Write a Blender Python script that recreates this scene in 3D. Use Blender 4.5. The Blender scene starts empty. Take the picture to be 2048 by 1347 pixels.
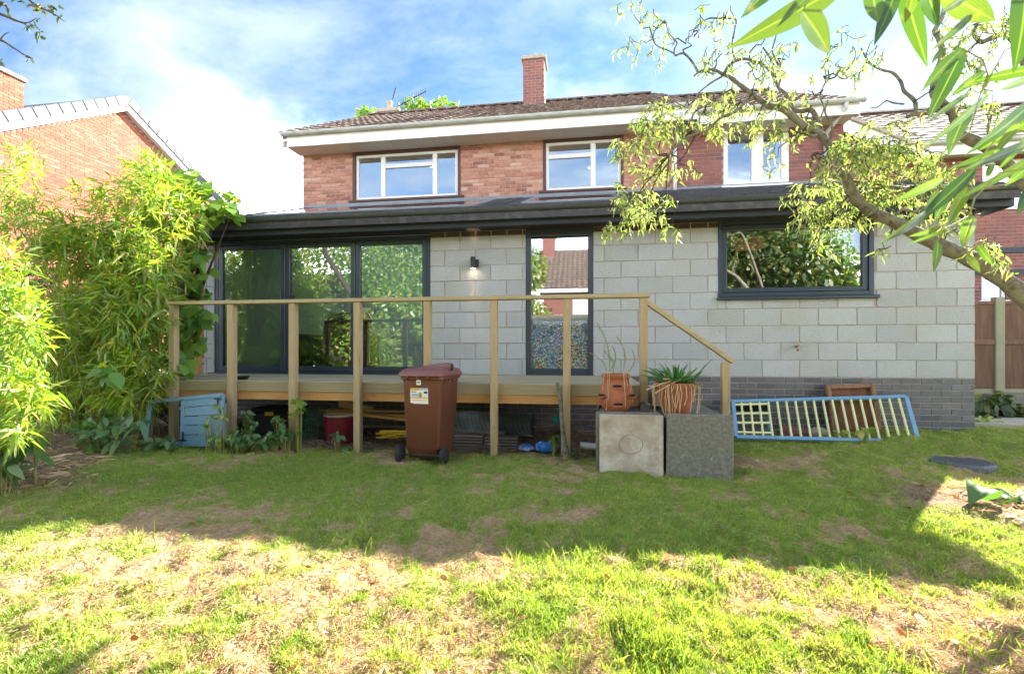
import bpy, bmesh, math, random
import numpy as np
from mathutils import Vector, Matrix
random.seed(7); RNG = np.random.default_rng(7)
S = bpy.context.scene
COL = S.collection
# ------------------------------------------------------------ camera, sky, sun
F = 950.0; H0 = 700.0; TH = math.radians(8.5); CZ = 1.12      # measured from the photograph (2048 px wide)
cT, sT = math.cos(TH), math.sin(TH)
cam = bpy.data.cameras.new('camera'); camo = bpy.data.objects.new('camera', cam); COL.objects.link(camo)
cam.sensor_width = 36; cam.lens = F/2048*36; cam.shift_y = (H0-673.5)/2048
cam.clip_start = .02; cam.clip_end = 2000
camo.location = (0, 0, CZ); camo.rotation_euler = (math.radians(90), 0, TH)
cam.dof.use_dof = True; cam.dof.focus_distance = 6.5; cam.dof.aperture_fstop = 5.6
S.camera = camo
SUN_AZ, SUN_EL = math.radians(39.5), math.radians(33.0)
world = bpy.data.worlds.new('World'); S.world = world; world.use_nodes = True
wn = world.node_tree; wn.nodes.clear()
def wnode(t, **k):
    n = wn.nodes.new(t)
    for a, b in k.items(): setattr(n, a, b)
    return n
sky = wnode('ShaderNodeTexSky', sky_type='NISHITA', sun_disc=False, sun_elevation=SUN_EL, sun_rotation=SUN_AZ,
            altitude=0, air_density=1.0, dust_density=.25, ozone_density=2.2)
tc = wnode('ShaderNodeTexCoord')
sep = wnode('ShaderNodeSeparateXYZ'); wn.links.new(tc.outputs['Generated'], sep.inputs[0])
# clouds on a flat layer overhead: direction.xy / (z + k)
zk = wnode('ShaderNodeMath', operation='ADD'); wn.links.new(sep.outputs['Z'], zk.inputs[0]); zk.inputs[1].default_value = .22
zc = wnode('ShaderNodeMath', operation='MAXIMUM'); wn.links.new(zk.outputs[0], zc.inputs[0]); zc.inputs[1].default_value = .1
dx = wnode('ShaderNodeMath', operation='DIVIDE'); wn.links.new(sep.outputs['X'], dx.inputs[0]); wn.links.new(zc.outputs[0], dx.inputs[1])
dy = wnode('ShaderNodeMath', operation='DIVIDE'); wn.links.new(sep.outputs['Y'], dy.inputs[0]); wn.links.new(zc.outputs[0], dy.inputs[1])
cb = wnode('ShaderNodeCombineXYZ'); wn.links.new(dx.outputs[0], cb.inputs[0]); wn.links.new(dy.outputs[0], cb.inputs[1])
def cloud(scale, lo, hi, off, detail=7, rough=.55, sx=1.0, low=0.):
    mp = wnode('ShaderNodeMapping'); mp.inputs['Location'].default_value = off; mp.inputs['Scale'].default_value = (sx, 1, 1)
    mp.inputs['Rotation'].default_value = (0, 0, .5)
    wn.links.new(cb.outputs[0], mp.inputs[0])
    nz = wnode('ShaderNodeTexNoise'); nz.inputs['Scale'].default_value = scale; nz.inputs['Detail'].default_value = detail
    nz.inputs['Roughness'].default_value = rough; nz.inputs['Distortion'].default_value = .25
    wn.links.new(mp.outputs[0], nz.inputs['Vector'])
    mr = wnode('ShaderNodeMapRange', interpolation_type='SMOOTHSTEP'); mr.inputs[1].default_value = lo; mr.inputs[2].default_value = hi
    src = nz.outputs['Fac']
    if low:      # more cloud towards the horizon
        e = wnode('ShaderNodeMapRange'); e.inputs[1].default_value = .25; e.inputs[2].default_value = .62; e.inputs[3].default_value = low; e.inputs[4].default_value = -low
        wn.links.new(sep.outputs['Z'], e.inputs[0]); ad = wnode('ShaderNodeMath', operation='ADD'); wn.links.new(src, ad.inputs[0]); wn.links.new(e.outputs[0], ad.inputs[1]); src = ad.outputs[0]
    wn.links.new(src, mr.inputs[0]); return mr.outputs[0]
SKY_STRENGTH = .05; VEIL = 1.68; CLOUD_GAIN = 44.0; SKY_TINT = (.198, .298, .378)
c1 = cloud(1.15, .42, .86, (18.2, 13.5, 0), low=.11, rough=.5); c2 = cloud(2.8, .30, .72, (.6, 4.2, 0), sx=.6, rough=.62)
def wmix(f, a, b_, blend='MIX'):
    n = wnode('ShaderNodeMix', data_type='RGBA', blend_type=blend)
    for k, v in ((0, f), (6, a), (7, b_)):
        if isinstance(v, (int, float)): n.inputs[k].default_value = v
        elif isinstance(v, tuple): n.inputs[k].default_value = (*v, 1)
        else: wn.links.new(v, n.inputs[k])
    return n
c2s = wnode('ShaderNodeMath', operation='MULTIPLY'); wn.links.new(c2, c2s.inputs[0]); c2s.inputs[1].default_value = .85
cp = wnode('ShaderNodeMath', operation='POWER'); wn.links.new(c1, cp.inputs[0]); cp.inputs[1].default_value = 2.3; c1 = cp.outputs[0]
tint = wmix(1.0, sky.outputs[0], SKY_TINT, 'MULTIPLY')
veil = wmix(c2s.outputs[0], tint.outputs[2], (VEIL*.82, VEIL*.99, VEIL*1.15))
mixc = wmix(c1, veil.outputs[2], (1, 1, 1))
mixc.inputs[7].default_value = (CLOUD_GAIN, CLOUD_GAIN*1.0, CLOUD_GAIN*1.02, 1)
bg = wnode('ShaderNodeBackground'); bg.inputs['Strength'].default_value = SKY_STRENGTH
wo = wnode('ShaderNodeOutputWorld'); wn.links.new(mixc.outputs[2], bg.inputs[0]); wn.links.new(bg.outputs[0], wo.inputs[0])
sun = bpy.data.lights.new('sun', 'SUN'); sun.energy = 2.0; sun.angle = math.radians(.55); sun.color = (1, .93, .80)
suno = bpy.data.objects.new('sun', sun); COL.objects.link(suno)
sdir = Vector((math.sin(SUN_AZ)*math.cos(SUN_EL), math.cos(SUN_AZ)*math.cos(SUN_EL), math.sin(SUN_EL)))
suno.rotation_euler = (-sdir).to_track_quat('-Z', 'Y').to_euler(); suno.location = (4, 9, 12)
S.view_settings.view_transform = 'Standard'; S.view_settings.look = 'None'
S.view_settings.exposure = 3.82; S.view_settings.gamma = 1; S.view_settings.use_curve_mapping = False
S.render.engine = 'CYCLES'
S.cycles.max_bounces = 10; S.cycles.transparent_max_bounces = 24; S.cycles.transmission_bounces = 6
S.cycles.glossy_bounces = 4; S.cycles.diffuse_bounces = 5; S.cycles.caustics_reflective = False; S.cycles.caustics_refractive = False
S.cycles.use_denoising = True; S.cycles.sample_clamp_indirect = 6

# ------------------------------------------------------------ helpers
def at(px, py, Y):
    """point of the plane y = Y seen at photo pixel (px, py)"""
    u = (px-1024)/F; t = Y/(cT+u*sT)
    return Vector((t*(-sT+u*cT), Y, CZ+(H0-py)*t/F))
def gr(px, py, z=0.0):
    u = (px-1024)/F; t = (CZ-z)*F/(py-H0)
    return Vector((t*(-sT+u*cT), t*(cT+u*sT), z))
def vn(x, y, sc, seed):
    x = np.asarray(x, float)*sc+seed*17.3; y = np.asarray(y, float)*sc+seed*5.7
    xi = np.floor(x); yi = np.floor(y); fx = x-xi; fy = y-yi
    fx = fx*fx*(3-2*fx); fy = fy*fy*(3-2*fy)
    def h(a, b):
        v = np.sin(a*127.1+b*311.7+seed*74.7)*43758.5453; return v-np.floor(v)
    return (h(xi, yi)*(1-fx)+h(xi+1, yi)*fx)*(1-fy)+(h(xi, yi+1)*(1-fx)+h(xi+1, yi+1)*fx)*fy
def fbm(x, y, sc, seed, o=4):
    r = 0; a = 1; s = 0
    for k in range(o): r = r+a*vn(x, y, sc*2**k, seed+k); s += a; a *= .5
    return r/s
def sm(a, b, x):
    t = np.clip((np.asarray(x, float)-a)/(b-a), 0, 1); return t*t*(3-2*t)

# ------------------------------------------------------------ materials
MATS = {}
def mat(name, col, rough=.6, metal=0., spec=.4, ramp=None, rsrc='obj', n1=None, n2=None, bump=None, wscale=(1, 1, 1), coat=0., const=False):
    """procedural surface: colour (or ramp over a random per piece), up to two noise blends, bump
       n1/n2 = (scale, lo, hi, colour, amount)   bump = (scale, strength, distance)"""
    m = bpy.data.materials.new(name); m.use_nodes = True; nt = m.node_tree; L = nt.links; nn = nt.nodes
    b = nn['Principled BSDF']; b.inputs['Roughness'].default_value = rough; b.inputs['Metallic'].default_value = metal
    b.inputs['Specular IOR Level'].default_value = spec; b.inputs['Coat Weight'].default_value = coat
    geo = nn.new('ShaderNodeNewGeometry'); mp = nn.new('ShaderNodeMapping'); mp.inputs['Scale'].default_value = wscale
    L.new(geo.outputs['Position'], mp.inputs[0]); pos = mp.outputs[0]
    if ramp:
        cr = nn.new('ShaderNodeValToRGB'); e = cr.color_ramp.elements
        if const: cr.color_ramp.interpolation = 'CONSTANT'
        while len(e) < len(ramp): e.new(.5)
        for i, c in enumerate(ramp):
            e[i].position = i/(len(ramp)-(0 if const else 1)); e[i].color = (*c, 1)
        if rsrc == 'obj': L.new(nn.new('ShaderNodeObjectInfo').outputs['Random'], cr.inputs[0])
        elif rsrc == 'isl': L.new(geo.outputs['Random Per Island'], cr.inputs[0])
        else:
            a = nn.new('ShaderNodeAttribute'); a.attribute_name = 'rnd'; L.new(a.outputs['Fac'], cr.inputs[0])
        src = cr.outputs[0]
    else:
        r = nn.new('ShaderNodeRGB'); r.outputs[0].default_value = (*col, 1); src = r.outputs[0]
    for nz in (n1, n2):
        if not nz: continue
        sc, lo, hi, c, amt = nz
        t = nn.new('ShaderNodeTexNoise'); t.inputs['Scale'].default_value = sc; t.inputs['Detail'].default_value = 6; t.inputs['Roughness'].default_value = .62
        L.new(pos, t.inputs['Vector'])
        mr = nn.new('ShaderNodeMapRange'); mr.inputs[1].default_value = lo; mr.inputs[2].default_value = hi; mr.inputs[4].default_value = amt
        L.new(t.outputs['Fac'], mr.inputs[0])
        mx = nn.new('ShaderNodeMix'); mx.data_type = 'RGBA'; L.new(mr.outputs[0], mx.inputs[0]); L.new(src, mx.inputs[6]); mx.inputs[7].default_value = (*c, 1)
        src = mx.outputs[2]
    L.new(src, b.inputs['Base Color'])
    if bump:
        t = nn.new('ShaderNodeTexNoise'); t.inputs['Scale'].default_value = bump[0]; t.inputs['Detail'].default_value = 5
        L.new(pos, t.inputs['Vector']); bp = nn.new('ShaderNodeBump'); bp.inputs['Strength'].default_value = bump[1]; bp.inputs['Distance'].default_value = bump[2]
        L.new(t.outputs['Fac'], bp.inputs['Height']); L.new(bp.outputs[0], b.inputs['Normal'])
    MATS[name] = m; return m
def leaf_mat(name, ramp, trans, tmix=.45, rough=.45, gloss=.06, rsrc='rnd'):
    m = bpy.data.materials.new(name); m.use_nodes = True; nt = m.node_tree; L = nt.links; nn = nt.nodes; nn.clear()
    out = nn.new('ShaderNodeOutputMaterial'); cr = nn.new('ShaderNodeValToRGB'); e = cr.color_ramp.elements
    while len(e) < len(ramp): e.new(.5)
    for i, c in enumerate(ramp): e[i].position = i/(len(ramp)-1); e[i].color = (*c, 1)
    if rsrc == 'rnd':
        a = nn.new('ShaderNodeAttribute'); a.attribute_name = 'rnd'; L.new(a.outputs['Fac'], cr.inputs[0])
    else: L.new(nn.new('ShaderNodeObjectInfo').outputs['Random'], cr.inputs[0])
    src = cr.outputs[0]
    if rsrc == 'obj':      # parallel veins, pale midrib and weathered blotches
        va = nn.new('ShaderNodeAttribute'); va.attribute_name = 'across'; w = nn.new('ShaderNodeMath'); w.operation = 'MULTIPLY'; w.inputs[1].default_value = 34; L.new(va.outputs['Fac'], w.inputs[0])
        si = nn.new('ShaderNodeMath'); si.operation = 'SINE'; L.new(w.outputs[0], si.inputs[0]); mr = nn.new('ShaderNodeMapRange'); mr.inputs[1].default_value = -1; mr.inputs[3].default_value = .80; mr.inputs[4].default_value = 1.08; L.new(si.outputs[0], mr.inputs[0])
        vm = nn.new('ShaderNodeMix'); vm.data_type = 'RGBA'; vm.blend_type = 'MULTIPLY'; vm.inputs[0].default_value = 1; L.new(src, vm.inputs[6]); L.new(mr.outputs[0], vm.inputs[7])
        ab = nn.new('ShaderNodeMath'); ab.operation = 'ABSOLUTE'; L.new(va.outputs['Fac'], ab.inputs[0]); m2_ = nn.new('ShaderNodeMapRange'); m2_.inputs[1].default_value = .03; m2_.inputs[2].default_value = .11; m2_.inputs[3].default_value = .55; m2_.inputs[4].default_value = 0; L.new(ab.outputs[0], m2_.inputs[0])
        rb_ = nn.new('ShaderNodeMix'); rb_.data_type = 'RGBA'; L.new(m2_.outputs[0], rb_.inputs[0]); L.new(vm.outputs[2], rb_.inputs[6]); rb_.inputs[7].default_value = (.34, .46, .12, 1)
        tn = nn.new('ShaderNodeTexNoise'); tn.inputs['Scale'].default_value = 30; tn.inputs['Detail'].default_value = 4; ge = nn.new('ShaderNodeNewGeometry'); L.new(ge.outputs['Position'], tn.inputs['Vector']); m3_ = nn.new('ShaderNodeMapRange'); m3_.inputs[1].default_value = .60; m3_.inputs[2].default_value = .76; m3_.inputs[4].default_value = .7; L.new(tn.outputs['Fac'], m3_.inputs[0])
        bl_ = nn.new('ShaderNodeMix'); bl_.data_type = 'RGBA'; L.new(m3_.outputs[0], bl_.inputs[0]); L.new(rb_.outputs[2], bl_.inputs[6]); bl_.inputs[7].default_value = (.22, .24, .03, 1); src = bl_.outputs[2]
    d = nn.new('ShaderNodeBsdfDiffuse'); L.new(src, d.inputs[0])
    t = nn.new('ShaderNodeBsdfTranslucent'); mul = nn.new('ShaderNodeMix'); mul.data_type = 'RGBA'; mul.blend_type = 'MULTIPLY'; mul.inputs[0].default_value = 1
    L.new(src, mul.inputs[6]); mul.inputs[7].default_value = (*trans, 1); L.new(mul.outputs[2], t.inputs[0])
    m1 = nn.new('ShaderNodeMixShader'); m1.inputs[0].default_value = tmix; L.new(d.outputs[0], m1.inputs[1]); L.new(t.outputs[0], m1.inputs[2])
    g = nn.new('ShaderNodeBsdfGlossy'); g.inputs['Roughness'].default_value = rough
    m2 = nn.new('ShaderNodeMixShader'); m2.inputs[0].default_value = gloss; L.new(m1.outputs[0], m2.inputs[1]); L.new(g.outputs[0], m2.inputs[2])
    L.new(m2.outputs[0], out.inputs[0]); MATS[name] = m; return m
def glass_mat(name, refl, tint=(.9, .95, .93), rough=0.0, speck=None):
    m = bpy.data.materials.new(name); m.use_nodes = True; nt = m.node_tree; L = nt.links; nn = nt.nodes; nn.clear()
    out = nn.new('ShaderNodeOutputMaterial'); tr = nn.new('ShaderNodeBsdfTransparent'); tr.inputs[0].default_value = (*tint, 1)
    g = nn.new('ShaderNodeBsdfGlossy'); g.inputs['Roughness'].default_value = rough; g.inputs['Color'].default_value = (.96, .98, 1, 1)
    fr = nn.new('ShaderNodeLayerWeight'); fr.inputs[0].default_value = .25
    mr = nn.new('ShaderNodeMapRange'); mr.inputs[3].default_value = refl; mr.inputs[4].default_value = 1; L.new(fr.outputs['Fresnel'], mr.inputs[0])
    mx = nn.new('ShaderNodeMixShader'); L.new(mr.outputs[0], mx.inputs[0]); L.new(tr.outputs[0], mx.inputs[1]); L.new(g.outputs[0], mx.inputs[2])
    geo = nn.new('ShaderNodeNewGeometry'); t = nn.new('ShaderNodeTexNoise'); t.inputs['Scale'].default_value = 1.1; t.inputs['Detail'].default_value = 1
    L.new(geo.outputs['Position'], t.inputs['Vector'])
    bp = nn.new('ShaderNodeBump'); bp.inputs['Strength'].default_value = .06; bp.inputs['Distance'].default_value = .02; L.new(t.outputs['Fac'], bp.inputs['Height'])
    L.new(bp.outputs[0], g.inputs['Normal'])
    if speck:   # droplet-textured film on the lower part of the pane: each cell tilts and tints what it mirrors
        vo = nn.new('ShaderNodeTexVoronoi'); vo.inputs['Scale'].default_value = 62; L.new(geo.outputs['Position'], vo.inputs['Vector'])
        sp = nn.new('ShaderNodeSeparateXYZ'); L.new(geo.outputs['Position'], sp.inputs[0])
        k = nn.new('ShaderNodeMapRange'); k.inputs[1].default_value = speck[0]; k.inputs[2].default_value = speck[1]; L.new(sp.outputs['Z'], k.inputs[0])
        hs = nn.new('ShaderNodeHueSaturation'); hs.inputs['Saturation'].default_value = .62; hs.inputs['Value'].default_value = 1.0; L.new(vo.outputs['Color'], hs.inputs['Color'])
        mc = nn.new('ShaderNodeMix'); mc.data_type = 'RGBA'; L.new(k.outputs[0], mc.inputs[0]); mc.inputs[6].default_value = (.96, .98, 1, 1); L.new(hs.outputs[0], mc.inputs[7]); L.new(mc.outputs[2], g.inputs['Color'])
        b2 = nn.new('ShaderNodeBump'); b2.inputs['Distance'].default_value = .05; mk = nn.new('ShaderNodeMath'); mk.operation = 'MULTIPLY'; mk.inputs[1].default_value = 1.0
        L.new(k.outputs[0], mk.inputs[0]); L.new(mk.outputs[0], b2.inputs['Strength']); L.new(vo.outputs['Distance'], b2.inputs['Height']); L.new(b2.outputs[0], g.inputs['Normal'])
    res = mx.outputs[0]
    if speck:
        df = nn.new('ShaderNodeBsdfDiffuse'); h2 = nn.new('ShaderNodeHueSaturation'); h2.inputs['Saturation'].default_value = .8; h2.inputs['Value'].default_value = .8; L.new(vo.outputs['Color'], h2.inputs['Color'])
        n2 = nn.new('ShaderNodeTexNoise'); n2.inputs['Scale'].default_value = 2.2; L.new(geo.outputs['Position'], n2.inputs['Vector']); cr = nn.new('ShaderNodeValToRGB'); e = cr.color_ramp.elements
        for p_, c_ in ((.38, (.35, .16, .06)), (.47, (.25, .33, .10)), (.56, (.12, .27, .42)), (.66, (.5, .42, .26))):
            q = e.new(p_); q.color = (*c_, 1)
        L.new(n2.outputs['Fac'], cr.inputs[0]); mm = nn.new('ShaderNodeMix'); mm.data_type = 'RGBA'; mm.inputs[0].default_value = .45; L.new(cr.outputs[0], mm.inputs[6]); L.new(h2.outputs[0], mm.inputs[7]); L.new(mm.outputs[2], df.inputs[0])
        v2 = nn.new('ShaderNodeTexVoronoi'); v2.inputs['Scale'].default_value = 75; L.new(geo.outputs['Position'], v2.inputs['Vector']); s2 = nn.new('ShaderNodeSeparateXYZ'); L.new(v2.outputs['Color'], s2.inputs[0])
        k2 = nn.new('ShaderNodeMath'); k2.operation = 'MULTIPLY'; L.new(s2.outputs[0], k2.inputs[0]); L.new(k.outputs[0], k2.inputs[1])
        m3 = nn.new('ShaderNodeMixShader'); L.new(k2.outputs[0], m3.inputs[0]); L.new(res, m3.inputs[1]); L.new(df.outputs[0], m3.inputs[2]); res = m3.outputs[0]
    L.new(res, out.inputs[0]); MATS[name] = m; return m
def emit_mat(name, col, st):
    m = bpy.data.materials.new(name); m.use_nodes = True; b = m.node_tree.nodes['Principled BSDF']
    b.inputs['Base Color'].default_value = (*col, 1); b.inputs['Emission Color'].default_value = (*col, 1); b.inputs['Emission Strength'].default_value = st
    MATS[name] = m; return m

PINK = [(.37, .14, .10), (.45, .20, .145), (.31, .105, .075), (.50, .265, .195), (.40, .16, .112), (.20, .068, .055), (.42, .178, .128), (.54, .35, .265), (.37, .145, .102)]
DARKB = [(.25, .095, .08), (.20, .08, .078), (.29, .115, .095), (.16, .075, .08), (.26, .10, .085)]
for nm, rs in (('brick_pink', 'obj'), ('brick_pink_far', 'isl')):
    mat(nm, (0, 0, 0), .85, ramp=PINK, rsrc=rs, n1=(26, .42, .72, (.62, .42, .33), .45), n2=(90, .5, .75, (.16, .07, .05), .35), bump=(140, .35, .006))
for nm, rs in (('brick_dark', 'obj'), ('brick_dark_far', 'isl')):
    mat(nm, (0, 0, 0), .85, ramp=DARKB, rsrc=rs, n1=(30, .45, .75, (.36, .16, .12), .4), bump=(140, .35, .006))
mat('brick_orange_far', (0, 0, 0), .85, ramp=[(.29, .075, .04), (.34, .11, .065), (.25, .06, .034), (.32, .095, .055), (.37, .15, .10)], rsrc='isl', n1=(20, .4, .75, (.40, .20, .13), .4), bump=(120, .3, .006))
mat('brick_char', (.05, .045, .045), .9, n1=(30, .45, .75, (.09, .07, .06), .5))
mat('brick_blue', (0, 0, 0), .42, spec=.5, ramp=[(.075, .08, .10), (.10, .105, .125), (.065, .07, .095), (.085, .085, .10), (.12, .12, .135)], n1=(18, .45, .75, (.16, .155, .165), .5), bump=(110, .2, .004))
mat('mortar', (.46, .37, .31), .95, n1=(40, .35, .7, (.33, .26, .22), .6), bump=(200, .5, .004))
mat('mortar_grey', (.42, .36, .32), .95, n1=(30, .35, .7, (.52, .40, .34), .6), bump=(200, .5, .004))
mat('mortar_pale', (.41, .35, .32), .95, n1=(9, .35, .7, (.33, .26, .225), .8), bump=(200, .5, .004))
mat('block', (0, 0, 0), .92, ramp=[(.375, .395, .42), (.415, .435, .465), (.355, .375, .395), (.435, .455, .475), (.395, .415, .435)],
    n1=(1.7, .45, .68, (.37, .375, .33), .6), n2=(48, .52, .70, (.24, .245, .24), .4), bump=(75, .85, .010))
mat('wood_post', (.36, .265, .145), .75, n1=(3, .35, .7, (.46, .37, .23), .8), n2=(5, .60, .72, (.15, .085, .045), .85), bump=(8, .25, .004), wscale=(9, 9, .8))
mat('wood_rail', (.37, .29, .16), .8, n1=(3, .35, .7, (.46, .39, .25), .8), n2=(9, .6, .74, (.18, .13, .07), .7), bump=(8, .25, .004), wscale=(.8, 9, 9))
mat('wood_deck', (0, 0, 0), .8, ramp=[(.43, .37, .245), (.39, .34, .23), (.47, .405, .28)], n1=(3, .35, .7, (.36, .30, .18), .8), n2=(7, .6, .76, (.16, .15, .09), .6), bump=(8, .3, .004), wscale=(1, 14, 14))
mat('wood_joist', (.45, .235, .085), .75, n1=(3, .35, .7, (.54, .31, .13), .8), n2=(5, .62, .72, (.17, .065, .02), .9), bump=(8, .25, .004), wscale=(1.6, 12, 12))
mat('wood_grey', (0, 0, 0), .85, ramp=[(.22, .19, .17), (.30, .27, .25), (.17, .145, .13), (.26, .22, .20)], n1=(3, .35, .7, (.14, .12, .10), .8), bump=(8, .35, .004), wscale=(1, 14, 14))
mat('wood_fence', (0, 0, 0), .8, ramp=[(.135, .07, .045), (.17, .09, .06), (.115, .06, .04), (.15, .08, .052)], n1=(3, .38, .7, (.25, .145, .095), .8), n2=(6, .66, .74, (.045, .02, .012), .9), bump=(8, .35, .004), wscale=(9, 9, .7))
mat('concrete_post', (.33, .30, .23), .95, n1=(6, .4, .7, (.25, .27, .15), .8), bump=(120, .5, .005))
mat('slab_pale', (.40, .34, .275), .9, n1=(3.2, .44, .60, (.54, .50, .44), .95), n2=(7, .46, .70, (.27, .20, .13), .85), bump=(60, .5, .006))
mat('slab_dark', (.15, .145, .125), .95, n1=(34, .42, .72, (.27, .26, .21), .85), n2=(9, .66, .71, (.42, .41, .37), .8), bump=(60, .8, .008))
mat('slab_mid', (.20, .185, .16), .95, n1=(10, .45, .7, (.10, .10, .07), .8), bump=(60, .6, .008))
mat('alu_dark', (.022, .036, .058), .35, spec=.5, n1=(4, .4, .8, (.035, .05, .07), .5))
mat('fascia_dark', (.022, .029, .042), .5, spec=.3, n1=(1.5, .4, .8, (.03, .038, .05), .5))
mat('soffit_dark', (.03, .028, .028), .7)
mat('gutter_dark', (.028, .035, .034), .42, spec=.5, n1=(3, .45, .7, (.05, .062, .045), .6), wscale=(.6, 1, 1))
mat('slate', (0, 0, 0), .75, ramp=[(.045, .045, .05), (.06, .06, .066), (.036, .036, .04)], rsrc='isl', n1=(8, .48, .7, (.12, .115, .10), .6), bump=(60, .5, .01))
mat('lead', (.19, .21, .24), .55, n1=(6, .4, .7, (.26, .285, .31), .7))
mat('upvc', (.70, .705, .70), .35, n1=(5, .55, .8, (.66, .67, .64), .6))
mat('upvc_soffit', (.70, .70, .70), .5)
mat('gutter_white', (.50, .53, .525), .45, n1=(5, .42, .72, (.28, .31, .25), .8), wscale=(1, 1, 3))
mat('surround', (.085, .035, .032), .6, n1=(6, .4, .7, (.12, .055, .05), .6))
mat('tile_roof', (0, 0, 0), .9, ramp=[(.15, .095, .075), (.19, .125, .10), (.115, .075, .065), (.17, .115, .095)], n1=(14, .50, .70, (.46, .42, .35), .75), n2=(4, .45, .7, (.075, .055, .05), .6), bump=(60, .6, .01))
mat('tile_roof_far', (0, 0, 0), .9, ramp=[(.15, .095, .075), (.19, .125, .10), (.115, .075, .065), (.17, .115, .095)], rsrc='isl', n1=(14, .50, .70, (.46, .42, .35), .75), n2=(4, .45, .7, (.075, .055, .05), .6), bump=(60, .6, .01))
mat('tile_pale', (0, 0, 0), .85, ramp=[(.30, .25, .21), (.36, .31, .27), (.27, .22, .19)], n1=(9, .45, .7, (.44, .40, .35), .6), bump=(60, .4, .01))
mat('tile_grey', (0, 0, 0), .8, ramp=[(.13, .14, .152), (.155, .165, .178), (.11, .12, .13)], n1=(9, .45, .7, (.17, .18, .19), .6))
mat('stone_cap', (.42, .37, .30), .9, n1=(12, .42, .7, (.27, .24, .19), .8))
mat('plaster_green', (.66, .74, .46), .9)
mat('plaster_pale', (.78, .82, .82), .9)
mat('plaster_dark', (.22, .22, .23), .9)
mat('floor_wood', (.38, .30, .22), .6)
mat('leather', (.055, .034, .028), .45, n1=(9, .4, .7, (.085, .05, .04), .7), bump=(40, .3, .01))
mat('bin_plastic', (.125, .042, .028), .48, n1=(2.2, .38, .7, (.155, .062, .026), .85), n2=(30, .6, .8, (.22, .11, .085), .3), bump=(240, .08, .002))
mat('bin_lid', (.20, .075, .07), .42, n1=(6, .45, .75, (.27, .12, .115), .6))
mat('rubber', (.018, .019, .022), .7, n1=(30, .5, .8, (.05, .05, .05), .5))
mat('steel', (.25, .26, .28), .4, metal=.8)
mat('paper', (.78, .77, .73), .7); mat('ink_orange', (.75, .36, .10), .7); mat('ink_blue', (.36, .48, .60), .7); mat('ink_green', (.20, .33, .06), .7); mat('ink_dark', (.06, .06, .06), .7)
mat('terracotta', (.30, .092, .04), .8, n1=(9, .42, .7, (.40, .16, .085), .8), n2=(22, .58, .78, (.22, .075, .035), .5), bump=(90, .25, .004))
mat('terracotta_smooth', (.28, .088, .04), .55, n1=(6, .42, .72, (.36, .14, .075), .6), bump=(90, .15, .004))
mat('paint_blue', (.155, .30, .46), .55, n1=(7, .42, .75, (.22, .37, .52), .6), n2=(40, .66, .78, (.34, .33, .28), .5), bump=(60, .2, .003))
mat('paint_yellow', (.70, .70, .36), .55, n1=(12, .45, .75, (.60, .60, .33), .6))
mat('rust', (.15, .062, .035), .9, n1=(10, .4, .7, (.25, .12, .07), .8), n2=(30, .5, .7, (.075, .03, .02), .6), bump=(60, .7, .008))
mat('rust_pale', (.28, .16, .10), .9, n1=(25, .42, .7, (.16, .07, .04), .8), bump=(60, .8, .01))
mat('brass', (.34, .27, .12), .4, metal=.7)
mat('black_plastic', (.02, .021, .023), .5)
mat('charcoal', (.016, .018, .022), .4)
mat('bucket_red', (.20, .012, .035), .45, n1=(6, .4, .75, (.26, .03, .06), .6))
mat('zinc', (.42, .44, .46), .45, metal=.6)
mat('wire', (.30, .38, .44), .45, metal=.5)
mat('wire_green', (.05, .15, .12), .5)
mat('rope_yellow', (.65, .46, .04), .6)
mat('bag_blue', (.02, .16, .50), .35, n1=(9, .55, .7, (.75, .80, .88), .8))
mat('cloth_teal', (.03, .30, .36), .6)
mat('pipe_white', (.60, .64, .68), .5)
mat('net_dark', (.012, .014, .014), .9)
mat('bark', (.155, .142, .11), .9, n1=(8, .4, .7, (.26, .245, .19), .8), n2=(24, .48, .66, (.05, .042, .03), .75), bump=(45, .6, .01))
mat('bark_dark', (.07, .05, .042), .9, bump=(45, .6, .01))
mat('cane', (.30, .29, .09), .6, n1=(8, .4, .7, (.20, .22, .06), .8))
mat('dead_straw', (0, 0, 0), .9, ramp=[(.52, .40, .26), (.42, .29, .17), (.60, .48, .33)], rsrc='rnd')
mat('manhole_metal', (.085, .095, .115), .5, n1=(25, .45, .7, (.16, .17, .19), .7), bump=(30, .4, .006))
mat('soil', (.14, .095, .065), 1, n1=(12, .4, .7, (.25, .18, .125), .8), bump=(40, 1, .02))
mat('path', (.40, .36, .29), .95, n1=(8, .4, .7, (.28, .26, .2), .8), bump=(40, .5, .01))
glass_mat('glass', .12); glass_mat('glass_upper', .58, (.5, .55, .6)); glass_mat('glass_film', .24, (.55, .6, .62), .02, speck=(1.62, 1.35)); glass_mat('glass_right', .26, (.8, .85, .85)); glass_mat('glass_roof', .1)
leaf_mat('leaf_bamboo', [(.11, .24, .022), (.17, .32, .030), (.25, .38, .045), (.36, .42, .065), (.50, .42, .09)], (1.4, 1.4, .5), .5, gloss=.07)
leaf_mat('leaf_vine', [(.09, .21, .04), (.14, .29, .05), (.22, .36, .045), (.42, .42, .06)], (1.4, 1.5, .5), .42, gloss=.06)
leaf_mat('leaf_willow', [(.15, .25, .075), (.23, .34, .10), (.32, .40, .15), (.46, .49, .24), (.40, .32, .12)], (1.3, 1.3, .65), .45, gloss=.05)
leaf_mat('leaf_dark', [(.03, .065, .022), (.05, .09, .03), (.075, .12, .04), (.16, .15, .03)], (1.3, 1.4, .5), .35, gloss=.05)
leaf_mat('leaf_mid', [(.06, .14, .035), (.09, .19, .05), (.13, .23, .06)], (1.4, 1.5, .5), .38, gloss=.07)
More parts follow.
